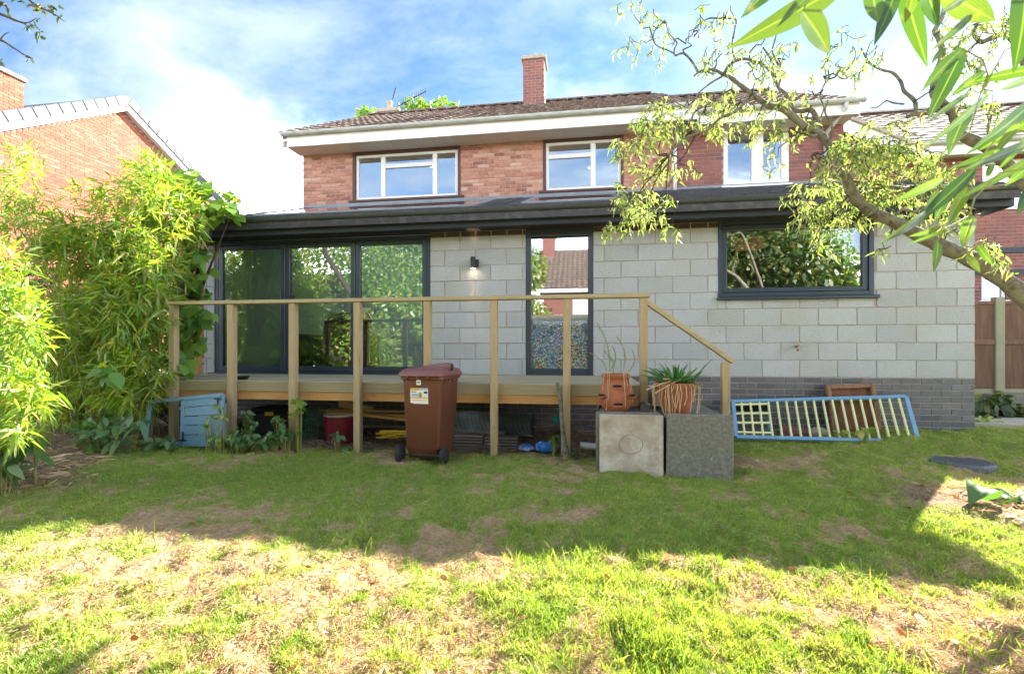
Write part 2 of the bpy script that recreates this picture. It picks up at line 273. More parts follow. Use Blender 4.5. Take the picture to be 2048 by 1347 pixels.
leaf_mat('leaf_close', [(.045, .11, .02), (.08, .16, .03), (.12, .20, .045), (.06, .13, .045)], (1.3, 1.35, .5), .46, rough=.28, gloss=.08, rsrc='obj')
leaf_mat('leaf_strap', [(.035, .13, .03), (.06, .18, .035), (.10, .23, .05)], (1.3, 1.4, .5), .3, gloss=.10)
leaf_mat('grass', [(.115, .25, .032), (.225, .37, .052), (.35, .43, .085), (.51, .50, .19)], (1.25, 1.15, .55), .45, gloss=.04)
leaf_mat('thatch', [(.34, .20, .105), (.48, .32, .185), (.60, .43, .26), (.70, .55, .36)], (1.1, 1.0, .9), .3, gloss=.02)
leaf_mat('fallen', [(.12, .05, .02), (.25, .10, .03), (.34, .20, .06), (.20, .11, .06)], (1.2, 1, .6), .25)
leaf_mat('petal_orange', [(.55, .12, .02), (.60, .16, .03)], (1, 1, 1), .3)
emit_mat('lamp_glow', (1, .80, .52), 6.0); emit_mat('lamp_orange', (.42, .22, .09), .03)

# ------------------------------------------------------------ mesh building
class MB:
    def __init__(s): s.v = []; s.f = []; s.mi = []
    def add(s, vs, fs, mi=0):
        n = len(s.v); s.v += [tuple(v) for v in vs]; s.f += [tuple(i+n for i in f) for f in fs]; s.mi += [mi]*len(fs); return s
    def box(s, x0, x1, y0, y1, z0, z1, mi=0):
        return s.add([(x0, y0, z0), (x1, y0, z0), (x1, y1, z0), (x0, y1, z0), (x0, y0, z1), (x1, y0, z1), (x1, y1, z1), (x0, y1, z1)],
                     [(3, 2, 1, 0), (4, 5, 6, 7), (0, 1, 5, 4), (1, 2, 6, 5), (2, 3, 7, 6), (3, 0, 4, 7)], mi)
    def bar(s, a, b, w, h, up=(0, 0, 1), mi=0):
        a = Vector(a); b = Vector(b); d = (b-a).normalized(); up = Vector(up); r = d.cross(up)
        if r.length < 1e-4: r = d.cross(Vector((1, 0, 0)))
        r.normalize(); u = r.cross(d); r *= w/2; u *= h/2
        return s.add([a-r-u, a+r-u, a+r+u, a-r+u, b-r-u, b+r-u, b+r+u, b-r+u],
                     [(0, 1, 2, 3), (7, 6, 5, 4), (4, 5, 1, 0), (5, 6, 2, 1), (6, 7, 3, 2), (7, 4, 0, 3)], mi)
    def tube(s, pts, rad, n=8, mi=0):
        pts = [Vector(p) for p in pts]
        if not hasattr(rad, '__len__'): rad = [rad]*len(pts)
        base = len(s.v); up = Vector((.13, .21, 1)).normalized(); r0 = None
        for i, p in enumerate(pts):
            d = (pts[min(i+1, len(pts)-1)]-pts[max(i-1, 0)])
            d = d.normalized() if d.length > 1e-9 else Vector((0, 0, 1))
            if r0 is None:
                r0 = d.cross(up); r0 = r0 if r0.length > 1e-3 else d.cross(Vector((1, 0, 0))); r0.normalize()
            else:
                r0 = r0-d*r0.dot(d); r0 = r0.normalized() if r0.length > 1e-6 else d.orthogonal().normalized()
            q = d.cross(r0)
            for k in range(n):
                a = 2*math.pi*k/n; s.v.append(tuple(p+(r0*math.cos(a)+q*math.sin(a))*rad[i]))
        for i in range(len(pts)-1):
            for k in range(n):
                a = base+i*n+k; b = base+i*n+(k+1) % n; s.f.append((a, b, b+n, a+n)); s.mi.append(mi)
        s.f.append(tuple(base+k for k in range(n-1, -1, -1))); s.mi.append(mi)
        e = base+(len(pts)-1)*n; s.f.append(tuple(e+k for k in range(n))); s.mi.append(mi)
        return s
    def lathe(s, prof, n=24, c=(0, 0, 0), mi=0, closed=False):
        base = len(s.v)
        for r, z in prof:
            for k in range(n):
                a = 2*math.pi*k/n; s.v.append((c[0]+r*math.cos(a), c[1]+r*math.sin(a), c[2]+z))
        for i in range(len(prof)-1):
            for k in range(n):
                a = base+i*n+k; b = base+i*n+(k+1) % n; s.f.append((a, b, b+n, a+n)); s.mi.append(mi)
        s.f.append(tuple(base+k for k in range(n-1, -1, -1))); s.mi.append(mi)
        e = base+(len(prof)-1)*n; s.f.append(tuple(e+k for k in range(n))); s.mi.append(mi)
        return s
    def prism(s, poly, a0, a1, axis='x', mi=0):
        """poly: 2D outline, extruded along axis from a0 to a1 (axis x: (y,z); y: (x,z); z: (x,y))"""
        n = len(poly)
        def P(p, a): return (a, p[0], p[1]) if axis == 'x' else ((p[0], a, p[1]) if axis == 'y' else (p[0], p[1], a))
        vs = [P(p, a0) for p in poly]+[P(p, a1) for p in poly]
        fs = [tuple(range(n-1, -1, -1)), tuple(range(n, 2*n))]+[(i, (i+1) % n, n+(i+1) % n, n+i) for i in range(n)]
        return s.add(vs, fs, mi)
    def mesh(s, name, mats, smooth=False, bevel=0, fix=True):
        me = bpy.data.meshes.new(name); me.from_pydata(s.v, [], s.f)
        for m in (mats if isinstance(mats, (list, tuple)) else [mats]): me.materials.append(MATS[m])
        if any(s.mi): me.polygons.foreach_set('material_index', s.mi)
        if fix or bevel:
            bm = bmesh.new(); bm.from_mesh(me)
            if fix: bmesh.ops.recalc_face_normals(bm, faces=bm.faces)
            if bevel:
                ed = [e for e in bm.edges if len(e.link_faces) == 2 and e.calc_face_angle(0) > .6]
                bmesh.ops.bevel(bm, geom=ed, offset=bevel, segments=1, affect='EDGES', profile=.5, clamp_overlap=True)
            bm.to_mesh(me); bm.free()
        if smooth: me.polygons.foreach_set('use_smooth', [True]*len(me.polygons))
        return me
    def obj(s, name, mats, parent=None, smooth=False, bevel=0, fix=True):
        return link(name, s.mesh(name, mats, smooth, bevel, fix), parent)
def link(name, data, parent=None, loc=None):
    o = bpy.data.objects.new(name, data); COL.objects.link(o)
    if loc is not None: o.location = loc
    if parent is not None:
        o.parent = parent
        if parent.type == 'EMPTY' and not parent.get('_local'): o.matrix_parent_inverse = Matrix.Translation(-parent.location)
    return o
def thing(name, label, cat, loc=(0, 0, 0), group=None, rotz=None):
    o = bpy.data.objects.new(name, None); COL.objects.link(o); o.location = loc; o.empty_display_size = .2
    if rotz is not None: o.rotation_euler = (0, 0, rotz); o['_local'] = 1
    return tag(o, label, cat, group)
def tag(o, label, cat, group=None, kind=None):
    o['label'] = label; o['category'] = cat
    if group: o['group'] = group
    if kind: o['kind'] = kind
    return o
def structure(o): o['kind'] = 'structure'; return o
def stuff(o): o['kind'] = 'stuff'; return o
def np_mesh(name, V, polys, mats, rnd=None, smooth=False):
    me = bpy.data.meshes.new(name); V = np.asarray(V, np.float32).reshape(-1, 3)
    me.vertices.add(len(V)); me.vertices.foreach_set('co', V.ravel())
    polys = [np.asarray(p, np.int32) for p in polys if len(p)]
    tot = np.concatenate([np.full(len(p), p.shape[1], np.int32) for p in polys]); lv = np.concatenate([p.ravel() for p in polys])
    me.loops.add(len(lv)); me.loops.foreach_set('vertex_index', lv)
    me.polygons.add(len(tot)); me.polygons.foreach_set('loop_start', np.concatenate([[0], np.cumsum(tot)[:-1]]).astype(np.int32)); me.polygons.foreach_set('loop_total', tot)
    if smooth: me.polygons.foreach_set('use_smooth', np.ones(len(tot), bool))
    for m in (mats if isinstance(mats, (list, tuple)) else [mats]): me.materials.append(MATS[m])
    me.update(calc_edges=True)
    if rnd is not None:
        a = me.attributes.new('rnd', 'FLOAT', 'POINT'); a.data.foreach_set('value', np.asarray(rnd, np.float32))
    return me
def nrmz(a): return a/np.maximum(np.linalg.norm(a, axis=1, keepdims=True), 1e-9)
def leaves(P, D, L, W, droop, nrm=None, prof=((0, .1), (.35, 1), (.7, .75), (1, 0)), fold=.0, curl=None, rnd=None):
    """blade leaves: base P, direction D, length L, half width W, droop (sag as a share of L)"""
    P = np.asarray(P, float); n = len(P); D = nrmz(np.asarray(D, float))
    if nrm is None: nrm = RNG.normal(size=(n, 3))+np.array([0, 0, .9])
    Sd = nrmz(np.cross(D, nrm)); U = np.cross(Sd, D)
    L = np.broadcast_to(L, (n,))[:, None]; W = np.broadcast_to(W, (n,))[:, None]; dr = np.broadcast_to(droop, (n,))[:, None]
    vs = []; k = len(prof)
    for t, w in prof:
        c = P+D*L*t+np.array([0, 0, -1.])*dr*L*t*t
        if curl is not None: c = c+U*np.broadcast_to(curl, (n,))[:, None]*L*np.sin(t*4.2)+Sd*np.broadcast_to(curl, (n,))[:, None]*L*.7*(1-np.cos(t*4))
        vs += [c-Sd*W*w+U*W*w*fold, c+Sd*W*w+U*W*w*fold]
    V = np.stack(vs, 1).reshape(-1, 3); b = (np.arange(n)*2*k)[:, None]
    q = np.concatenate([b+np.array([[2*i, 2*i+1, 2*i+3, 2*i+2]]) for i in range(k-1)])
    if rnd is None: rnd = RNG.random(n)
    return V, q, np.repeat(rnd, 2*k)
def join_leaves(parts):
    V = []; Q = []; R = []; o = 0
    for v, q, r in parts: V.append(v); Q.append(q+o); R.append(r); o += len(v)
    return np.concatenate(V), np.concatenate(Q), np.concatenate(R)
def leaf_obj(name, parts, m, parent):
    V, Q, R = join_leaves(parts); return stuff(link(name, np_mesh(name, V, [Q], m, R), parent))
def cluster(px, py, rx, ry, Y, rY, n, shell=.35):
    """n points inside an ellipsoid given by its place in the photograph and its distance"""
    d = nrmz(RNG.normal(size=(n, 3))); r = (shell+(1-shell)*RNG.random(n)**.6)[:, None]; d = d*r
    return np.array([at(px+rx*a, py+ry*b, Y+rY*c) for a, b, c in d]), d
# ------------------------------------------------------------ ground
D = 6.6; DPC = .775
def hgt(x, y):
    x = np.asarray(x, float); y = np.asarray(y, float)
    h = .10*sm(.9, 4.2, x)*sm(4.6, 6.4, y)+.05*sm(2.2, 4.5, x)*sm(4.4, 5.5, y)
    h = h+.25*sm(4.7, 7.5, x)*sm(6.5, 9.5, y)
    h = h+.07*sm(-4.2, -5.4, x)*sm(8, 6, y)
    near = sm(-1.5, .5, y)*sm(9, 6.3, y)*sm(9, 5, np.abs(x))
    return h+near*((fbm(x, y, 1.1, 3)-.5)*.10+(fbm(x, y, 5.0, 9)-.5)*.06+(fbm(x, y, 13.0, 15, 2)-.5)*.055)
def blobs(x, y, L):
    r = np.zeros_like(x)
    for px, py, rx, ry, a in L:
        c = gr(px, py); ex = abs(gr(px+rx, py).x-c.x); ey = abs(gr(px, py-ry).y-c.y)
        r = r+a*np.exp(-(((x-c.x)/ex)**2+((y-c.y)/ey)**2))
    return r
BROWN = [(430, 1035, 330, 36, .5), (950, 1020, 260, 26, .22), (1650, 1130, 240, 60, .5), (1800, 1215, 200, 40, .5), (1230, 960, 240, 18, .35), (1600, 935, 200, 14, .35), (1900, 950, 170, 16, .45), (430, 1260, 210, 45, .5), (1130, 1290, 150, 45, .4), (1850, 1270, 220, 50, .5), (980, 1105, 220, 22, .3), (700, 905, 400, 9, .4), (950, 915, 200, 9, .4), (250, 1320, 220, 30, .35), (700, 1120, 160, 20, .35), (1520, 1040, 200, 22, .25)]
GREEN = [(320, 950, 200, 24, .45), (760, 945, 240, 22, .5), (1130, 1090, 180, 40, .45), (600, 965, 200, 20, .25), (1270, 1260, 110, 70, .55), (1720, 1010, 130, 22, .4), (1950, 885, 140, 12, .4), (120, 1110, 90, 30, .35), (1500, 985, 130, 14, .25), (1180, 1000, 150, 18, .3), (1450, 1310, 90, 40, .3), (1850, 1330, 150, 30, .3), (1010, 1230, 90, 26, .2), (1760, 1050, 90, 18, .3)]
SOILB = [(30, 965, 130, 26, 1.2), (1870, 1000, 70, 22, .8), (1960, 1005, 110, 26, 1.0), (2040, 1020, 110, 26, .9)]
def masks(x, y):
    n = fbm(x, y, 1.6, 21, 5)-.5+1.0*(fbm(x, y, 6.5, 33, 3)-.5)+.55*(fbm(x, y, 19, 36, 2)-.5)
    g = 1.12-.74*sm(2.9, 2.1, y)+2.3*n+.8*blobs(x, y, GREEN)-.85*blobs(x, y, BROWN)
    g = sm(.15, .95, g)
    soil = np.clip(blobs(x, y, SOILB), 0, 1)
    bed = sm(-.12, .15, -(x+4.35+(y-2.94)*.36)+.25*(fbm(x, y, 2, 5)-.5))*sm(5.6, 5.0, y)
    bed = np.maximum(bed, sm(4.95, 5.15, y)*sm(.7, .5, x))
    return g, np.clip(np.maximum(soil, bed), 0, 1)
def axis(lo, hi, a, b, st):
    f = np.arange(a, b+1e-6, st); l = [a]; d = st
    while l[-1] > lo: d *= 1.5; l.append(max(lo, l[-1]-d))
    r = [b]; d = st
    while r[-1] < hi: d *= 1.5; r.append(min(hi, r[-1]+d))
    return np.concatenate([l[:0:-1], f, r[1:]])
gx = axis(-400, 400, -6, 6, .035); gy = axis(-400, 600, 1.0, 6.8, .035)
X, Y = np.meshgrid(gx, gy); Z = hgt(X, Y); Gm, Sm = masks(X, Y)
nx, ny = len(gx), len(gy); I = np.arange(nx*ny).reshape(ny, nx)
Q = np.stack([I[:-1, :-1], I[:-1, 1:], I[1:, 1:], I[1:, :-1]], -1).reshape(-1, 4)
mg = bpy.data.materials.new('lawn_ground'); mg.use_nodes = True; MATS['lawn_ground'] = mg
nt = mg.node_tree; b = nt.nodes['Principled BSDF']; b.inputs['Roughness'].default_value = 1; b.inputs['Specular IOR Level'].default_value = .1
def att(n):
    a = nt.nodes.new('ShaderNodeAttribute'); a.attribute_name = n; return a.outputs['Fac']
def mixn(f, a, c):
    m = nt.nodes.new('ShaderNodeMix'); m.data_type = 'RGBA'
    if f is not None: nt.links.new(f, m.inputs[0])
    for k, v in ((6, a), (7, c)):
        if isinstance(v, tuple): m.inputs[k].default_value = (*v, 1)
        else: nt.links.new(v, m.inputs[k])
    return m.outputs[2]
def nz(sc, lo, hi):
    t = nt.nodes.new('ShaderNodeTexNoise'); t.inputs['Scale'].default_value = sc; t.inputs['Detail'].default_value = 6
    g = nt.nodes.new('ShaderNodeNewGeometry'); nt.links.new(g.outputs['Position'], t.inputs['Vector'])
    m = nt.nodes.new('ShaderNodeMapRange'); m.inputs[1].default_value = lo; m.inputs[2].default_value = hi; nt.links.new(t.outputs['Fac'], m.inputs[0]); return m.outputs[0], t.outputs['Fac']
straw = mixn(nz(30, .35, .7)[0], (.36, .23, .13), (.54, .39, .24)); green = mixn(nz(22, .35, .7)[0], (.19, .24, .04), (.29, .31, .075)); soil = mixn(nz(18, .35, .7)[0], (.17, .11, .07), (.34, .25, .17))
c0 = mixn(att('green'), straw, green); c0 = mixn(att('soil'), c0, soil); nt.links.new(c0, b.inputs['Base Color'])
bp = nt.nodes.new('ShaderNodeBump'); bp.inputs['Strength'].default_value = 1; bp.inputs['Distance'].default_value = .03; nt.links.new(nz(45, 0, 1)[1], bp.inputs['Height']); nt.links.new(bp.outputs[0], b.inputs['Normal'])
me = np_mesh('ground', np.stack([X, Y, Z], -1), [Q], 'lawn_ground', smooth=True)
for n, A in (('green', Gm), ('soil', Sm)):
    a = me.attributes.new(n, 'FLOAT', 'POINT'); a.data.foreach_set('value', A.astype(np.float32).ravel())
structure(link('ground', me))

# ------------------------------------------------------------ masonry helpers
def courses(x0, x1, z0, z1, ch, ln, ph, gap, ops=()):
    out = []; k = 0
    while z0+k*ch < z1-.012:
        za = z0+k*ch; zb = min(za+ch-gap, z1); p = ph[k % len(ph)]; j = math.floor((x0-p)/ln)*ln+p
        while j < x1:
            segs = [(max(j, x0), min(j+ln-gap, x1), za, zb)]
            for ox0, ox1, oz0, oz1 in ops:
                ns = []
                for a, b, c, d in segs:
                    if b <= ox0 or a >= ox1 or d <= oz0+.012 or c >= oz1-.012: ns.append((a, b, c, d)); continue
                    if a < ox0: ns.append((a, ox0, c, d))
                    if b > ox1: ns.append((ox1, b, c, d))
                    if oz0-c > .03: ns.append((max(a, ox0), min(b, ox1), c, oz0))
                    if d-oz1 > .03: ns.append((max(a, ox0), min(b, ox1), oz1, d))
                segs = ns
            out += [s for s in segs if s[1]-s[0] > .028]
            j += ln
        k += 1
    return out
def wall_panels(mb, x0, x1, z0, z1, y0, y1, ops, mi=0):
    xs = sorted({x0, x1, *[v for o in ops for v in o[:2] if x0 < v < x1]}); zs = sorted({z0, z1, *[v for o in ops for v in o[2:] if z0 < v < z1]})
    for za, zb in zip(zs, zs[1:]):
        run = None
        for xa, xb in zip(xs, xs[1:]):
            hole = any(o[0] <= xa+1e-6 and o[1] >= xb-1e-6 and o[2] <= za+1e-6 and o[3] >= zb-1e-6 for o in ops)
            if hole:
                if run: mb.box(run[0], run[1], y0, y1, za, zb, mi); run = None
            else: run = (run[0] if run else xa, xb)
        if run: mb.box(run[0], run[1], y0, y1, za, zb, mi)
def piece_meshes(name, l, d, h, mats, n=3, bev=.004, jit=.0015):
    r = []
    for i in range(n):
        m = MB().box(-l/2, l/2, 0, d, -h/2, h/2); me = m.mesh(name, mats, bevel=bev)
        for v in me.vertices:
            v.co.x += random.uniform(-jit, jit)*1.6; v.co.z += random.uniform(-jit, jit); v.co.y += random.uniform(-jit, jit) if v.co.y < d/2 else 0
        r.append(me)
    return r
def lay(name, pcs, meshes, l, h, y, parent, jy=.0015):
    for a, b, c, d in pcs:
        o = link(name, random.choice(meshes), parent, ((a+b)/2, y+random.uniform(-jy, jy), (c+d)/2)); o.scale = ((b-a)/l, 1, (d-c)/h)
def lay_stuff(name, pcs, y, depth, mats, parent, bevel=0):
    m = MB()
    for a, b, c, d in pcs: j = random.uniform(-.0015, .0015); m.box(a, b, y+j, y+depth, c, d)
    return stuff(m.obj(name, mats, parent, fix=False))

# ------------------------------------------------------------ the house
EY = 9.12; WY = 9.6
house = thing('brick_house', 'brick house with grey block rear extension, black framed glazing and white upstairs windows', 'house', (-.7, 9.6, 0))
UPW = [(-4.90, -2.516, 4.285, 5.37), (-.80, .791, 4.285, 5.37), (2.654, 3.83, 4.21, 5.37)]
XL, XM, XR = -6.06, 1.765, 4.77
m = MB(); wall_panels(m, XL+.01, XR-.01, 2.4, 5.37, WY+.008, WY+.24, UPW)
m.box(XL, XL+.24, WY+.24, 17, 0, 5.4).box(XR-.24, XR, WY+.24, 17, 0, 5.4).box(XL, XR, 16.8, 17.02, 0, 5.4)
m.box(XL+.24, XR-.24, WY+.24, 16.8, 2.5, 2.6).box(XL+.24, XR-.24, 12.4, 12.5, 2.6, 5.4)
m.prism([(9.62, 5.4), (16.98, 5.4), (13.3, 7.75)], XL, XL+.2).prism([(9.62, 5.4), (16.98, 5.4), (13.3, 7.65)], XR-.2, XR)
upper = m.obj('upper_wall', ['mortar'], house)
B1 = piece_meshes('brick', .215, .09, .065, 'brick_pink'); B2 = piece_meshes('brick', .215, .09, .065, 'brick_dark')
pk = courses(XL, XM-.01, 4.06, 5.36, .0745, .225, (0, .1125), .010, UPW); dk = courses(XM, XR, 4.02, 5.36, .0745, .225, (.05, .1625), .010, UPW)
pk.sort(key=lambda p: p[0]); vis = pk[:]
lay('brick', vis[:262], B1, .215, .065, WY, upper)
lay_stuff('bricks_behind_willow', vis[262:], WY, .05, 'brick_pink_far', upper)
lay_stuff('dark_bricks', dk, WY, .05, 'brick_dark_far', upper)
# soldier line of mortar edge, flank of wall
# windows upstairs
def window(x0, x1, z0, z1, y, bars, panes, mats, parent=house, sill=None, sur=None, name='window', fd=.06, gl='glass_upper', bevel=.006, paney=.03):
    m = MB()
    for a, b, c, d, *e in bars: m.box(a, b, y-(e[0] if e else 0), y+fd, c, d)
    w = m.obj(name, mats, parent, bevel=bevel)
    for a, b, c, d in panes:
        MB().box(a-.008, b+.008, y+paney, y+paney+.006, c-.008, d+.008).obj('pane', gl, w)
    if sill:
        a, b, c, d, yo = sill; MB().box(a, b, y-yo, y+.05, c, d).obj('sill', sill_mat, w, bevel=.006)
    if sur:
        s = MB()
        for a, b, c, d in sur: s.box(a, b, y-.035, y+.04, c, d)
        s.obj('surround', 'surround', w, bevel=.004)
    return w
sill_mat = 'surround'
# left upstairs window
a, b, c, d = -4.83, -2.575, 4.335, 5.30
m1, m2, t = -4.22, -3.075, 5.04
window(a, b, c, d, WY+.02, [(a, a+.06, c, d), (b-.06, b, c, d), (a+.06, b-.06, c, c+.06), (a+.06, b-.06, d-.06, d), (m1-.05, m1+.05, c+.06, d-.06), (m2-.05, m2+.05, c+.06, d-.06), (m1+.05, m2-.05, t-.045, t+.045)],
       [(a+.06, m1-.05, c+.06, d-.06), (m1+.05, m2-.05, c+.06, t-.045), (m1+.05, m2-.05, t+.045, d-.06), (m2+.05, b-.06, c+.06, d-.06)], 'upvc',
       sill=(-4.98, -2.44, 4.285, 4.335, .06), sur=[(-4.90, a-.002, 4.34, 5.365), (b+.002, -2.516, 4.34, 5.365), (a, b, d+.002, 5.365)])
a, b, c, d = -.745, .74, 4.335, 5.31
m1, t = .20, 5.03
window(a, b, c, d, WY+.02, [(a, a+.06, c, d), (b-.06, b, c, d), (a+.06, b-.06, c, c+.06), (a+.06, b-.06, d-.06, d), (m1-.05, m1+.05, c+.06, d-.06), (a+.06, m1-.05, t-.045, t+.045)],
       [(a+.06, m1-.05, c+.06, t-.045), (a+.06, m1-.05, t+.045, d-.06), (m1+.05, b-.06, c+.06, d-.06)], 'upvc',
       sill=(-.88, .86, 4.285, 4.335, .06), sur=[(-.80, a-.002, 4.34, 5.365), (b+.002, .791, 4.34, 5.365), (a, b, d+.002, 5.365)])
a, b, c, d = 2.66, 3.825, 4.25, 5.36
m1 = 3.26; sill_mat = 'upvc'
window(a, b, c, d, WY-.01, [(a, a+.08, c, d), (b-.13, b, c, d), (a+.08, b-.13, c, c+.085), (a+.08, b-.13, d-.08, d), (m1-.095, m1+.115, c+.085, d-.08)],
       [(a+.08, m1-.095, c+.085, d-.08), (m1+.115, b-.13, c+.085, d-.08)], 'upvc', sill=(2.62, 3.87, 4.205, 4.25, .05))
# small lights seen through the upstairs panes
for x, z in ((-3.34, 5.20), (-2.78, 5.24), (.13, 4.98)):
    lm = MB().lathe([(.0, -.012), (.018, -.012), (.018, .012), (.0, .012)], 10, (x, WY+.6, z)).obj('ceiling_spot', 'lamp_glow', house)
# eaves
m = MB().box(-6.12, 2.07, EY, EY+.025, 5.36, 5.60).box(-6.12, -6.095, EY+.025, 9.6, 5.36, 5.57); m.obj('fascia', 'upvc', house)
MB().box(2.075, 4.80, EY+.01, EY+.035, 5.26, 5.48).obj('fascia', 'upvc', house)
sf = stuff  # soffit boards: strips with shadow gaps
sof = MB().box(-6.09, 2.07, EY+.03, WY+.1, 5.375, 5.385).box(2.075, 4.78, EY+.04, WY+.1, 5.30, 5.31).obj('soffit', 'upvc_soffit', house)
sb = MB().box(-.046, .046, EY+.027, WY-.002, 5.363, 5.374).mesh('soffit_board', 'upvc_soffit')
for i in range(81): link('soffit_board', sb, sof, (-6.04+i*.1, 0, 0))
def gutter(x0, x1, y, z, r, mt, parent, name='gutter', step=.9):
    n = 10; prof = [(-r*math.cos(math.pi*k/n), -r*math.sin(math.pi*k/n)) for k in range(n+1)]
    out = [(p[0]*1.0, p[1]) for p in prof]; inn = [(p[0]*.9, p[1]*.9) for p in prof[::-1]]
    g = MB().prism([(y+p[0], z+p[1]) for p in out+inn], x0, x1)
    g.box(x0-.004, x0+.004, y-r, y+r, z-r*.85, z).box(x1-.004, x1+.004, y-r, y+r, z-r*.85, z)
    go = g.obj(name, mt, parent)
    bm_ = MB().prism([(p[0]*1.10, p[1]*1.10) for p in prof]+[(p[0]*1.0, p[1]*1.0) for p in prof[::-1]], -.02, .02).mesh('bracket', mt)
    x = x0+.35
    while x < x1: link('bracket', bm_, go, (x, y, z)); x += step
    return go
gutter(-6.2, 2.08, EY-.062, 5.625, .06, 'gutter_white', house); gutter(2.085, 4.84, EY-.05, 5.50, .058, 'gutter_white', house, step=.8)
# downpipes
MB().tube([(4.55, EY-.05, 5.45), (4.55, EY-.05, 5.36), (4.44, WY-.06, 5.12), (4.44, WY-.06, 4.2)], .036, 10).obj('downpipe', 'gutter_white', house, smooth=True)
dp = MB().tube([(1.76, WY-.05, 5.02), (1.76, WY-.05, 4.05)], .036, 10).obj('downpipe', 'upvc', house, smooth=True)
MB().tube([(1.79, EY-.03, 5.5), (1.79, EY-.03, 5.42), (1.78, WY-.06, 5.3), (1.77, WY-.05, 5.02)], .022, 8).obj('downpipe', 'gutter_white', house, smooth=True)
# roof
def pitch_of(y0, z0, y1, z1): return math.atan2(z1-z0, y1-y0)
def tile_mesh(name, w, l, mats, amp=.018, cols=6):
    m = MB(); top = []; bot = []
    for i in range(cols+1):
        x = -w/2+w*i/cols; zz = amp*math.sin(math.pi*2*i/cols*1.0)
        m.v += [(x, 0, .048+zz), (x, l, .012+zz*.9), (x, 0, .022+zz)]
    for i in range(cols):
        a = i*3; b2 = a+3; m.f += [(a, b2, b2+1, a+1), (a+2, b2+2, b2, a)]; m.mi += [0, 0]
    return m.mesh(name, mats, fix=False)
def roof(parent, x0, x1, ye, ze, yr, zr, tw, tg, tmesh, mats, keep, far, slab='tile_roof_far', yb=None, first=0):
    yb = 2*yr-ye if yb is None else yb; t = .09
    r = MB().prism([(ye+.16, ze-.03+.16*(zr-ze)/(yr-ye)), (yr, zr-.03), (yb, ze-.03), (yb, ze-.03-t), (yr, zr-.03-t), (ye+.16, ze-.03-t+.16*(zr-ze)/(yr-ye))], x0, x1).obj('roof', slab, parent)
    p = pitch_of(ye, ze, yr, zr); Ls = math.hypot(yr-ye, zr-ze); nr = int(Ls/tg)+1; nc = int(round((x1-x0)/tw)); tw2 = (x1-x0)/nc
    spots = []
    for i in range(nr):
        for j in range(nc): spots.append((i, j))
    m = MB(); me = tmesh
    for n_, (i, j) in enumerate(spots):
        s = i*tg; x = x0+(j+.5)*tw2; y = ye+s*math.cos(p); z = ze+s*math.sin(p)
        if n_ < keep:
            o = link('roof_tile', me, r, (x, y, z+random.uniform(-.003, .003))); o.rotation_euler = (p+random.uniform(-.012, .012), random.uniform(-.01, .01), 0); o.scale = (tw2/tw, min(1, (Ls-s)/.40) if Ls-s < .4 else 1, 1)
        else:
            R = Matrix.Rotation(p, 3, 'X'); k = min(1, (Ls-s)/.40)
            m.add([R @ Vector((v.co.x*tw2/tw, v.co.y*k, v.co.z))+Vector((x, y, z)) for v in me.vertices], [tuple(q.vertices) for q in me.polygons])
    if m.v: stuff(m.obj(far, mats, r, fix=False))
    return r
TM = tile_mesh('roof_tile', .30, .40, 'tile_roof')
def ridge(parent, x0, x1, y, z, mt, step=.45):
    n = 8; prof = [(-.13*math.cos(math.pi*k/n), .085*math.sin(math.pi*k/n)) for k in range(n+1)]
    me = MB().prism(prof, -.215, .225).mesh('ridge_tile', mt, smooth=False); x = x0+.22
    while x < x1: o = link('ridge_tile', me, parent, (x, y, z-.02)); o.rotation_euler = (0, random.uniform(-.015, .02), 0); x += step
ra = roof(house, -6.28, 2.09, EY-.06, 5.60, 13.3, 8.03, .30, .335, TM, 'tile_roof_far', 300, 'upper_roof_tiles'); ridge(ra, -6.28, 2.0, 13.3, 8.06, 'tile_roof')
rb = roof(house, 2.095, 4.84, EY-.04, 5.47, 13.3, 7.88, .30, .335, TM, 'tile_roof_far', 0, 'right_roof_tiles'); ridge(rb, 2.1, 4.8, 13.3, 7.91, 'tile_roof')
# bargeboards on the verges
for x, zo in ((-6.26, 0), (4.80, -.13)):
    MB().prism([(EY+.05, 5.50+zo), (13.3, 7.93+zo), (13.3, 7.78+zo), (EY+.05, 5.36+zo)], x, x+.022).obj('bargeboard', 'upvc', house)
# chimney
cx0, cx1, cy0, cy1 = -1.585, -1.02, 12.62, 13.2; ch = MB().box(cx0+.008, cx1-.008, cy0+.008, cy1-.008, 7.4, 8.88).obj('chimney', 'mortar', house)
CB = piece_meshes('brick', .215, .09, .065, 'brick_dark')
for k in range(17):
    z = 7.66+k*.0745; off = (k % 2)*.1125
    for a, b2, c2, d2 in courses(cx0, cx1, z, z+.065, .0745, .225, (cx0+off,), .01): lay('brick', [(a, b2, c2, d2)], CB, .215, .065, cy0, ch)
    for q in range(3):
        yy = cy0+.095+q*.2+off*.5
        if yy+.1 < cy1+.08:
            o = link('brick', CB[q], ch, (cx1, min(yy+.06, cy1-.1), z+.0325)); o.rotation_euler = (0, 0, math.pi/2); o.scale = (.85, 1, 1)
MB().box(cx0-.05, cx1+.05, cy0-.05, cy1+.05, 8.88, 8.95).box(cx0-.02, cx1+.02, cy0-.02, cy1+.02, 8.95, 9.0).obj('chimney_cap', 'stone_cap', ch, bevel=.012)
MB().lathe([(.085, 0), (.10, .03), (.075, .06), (.07, .13), (.085, .15), (.06, .15)], 14, (cx0+.3, 12.9, 9.0)).obj('chimney_pot', 'stone_cap', ch, smooth=True)
MB().box(cx0-.03, cx1+.03, cy0-.02, cy0+.004, 7.52, 7.68).box(cx1+.001, cx1+.02, cy0, cy1, 7.6, 7.85).obj('flashing', 'lead', ch)

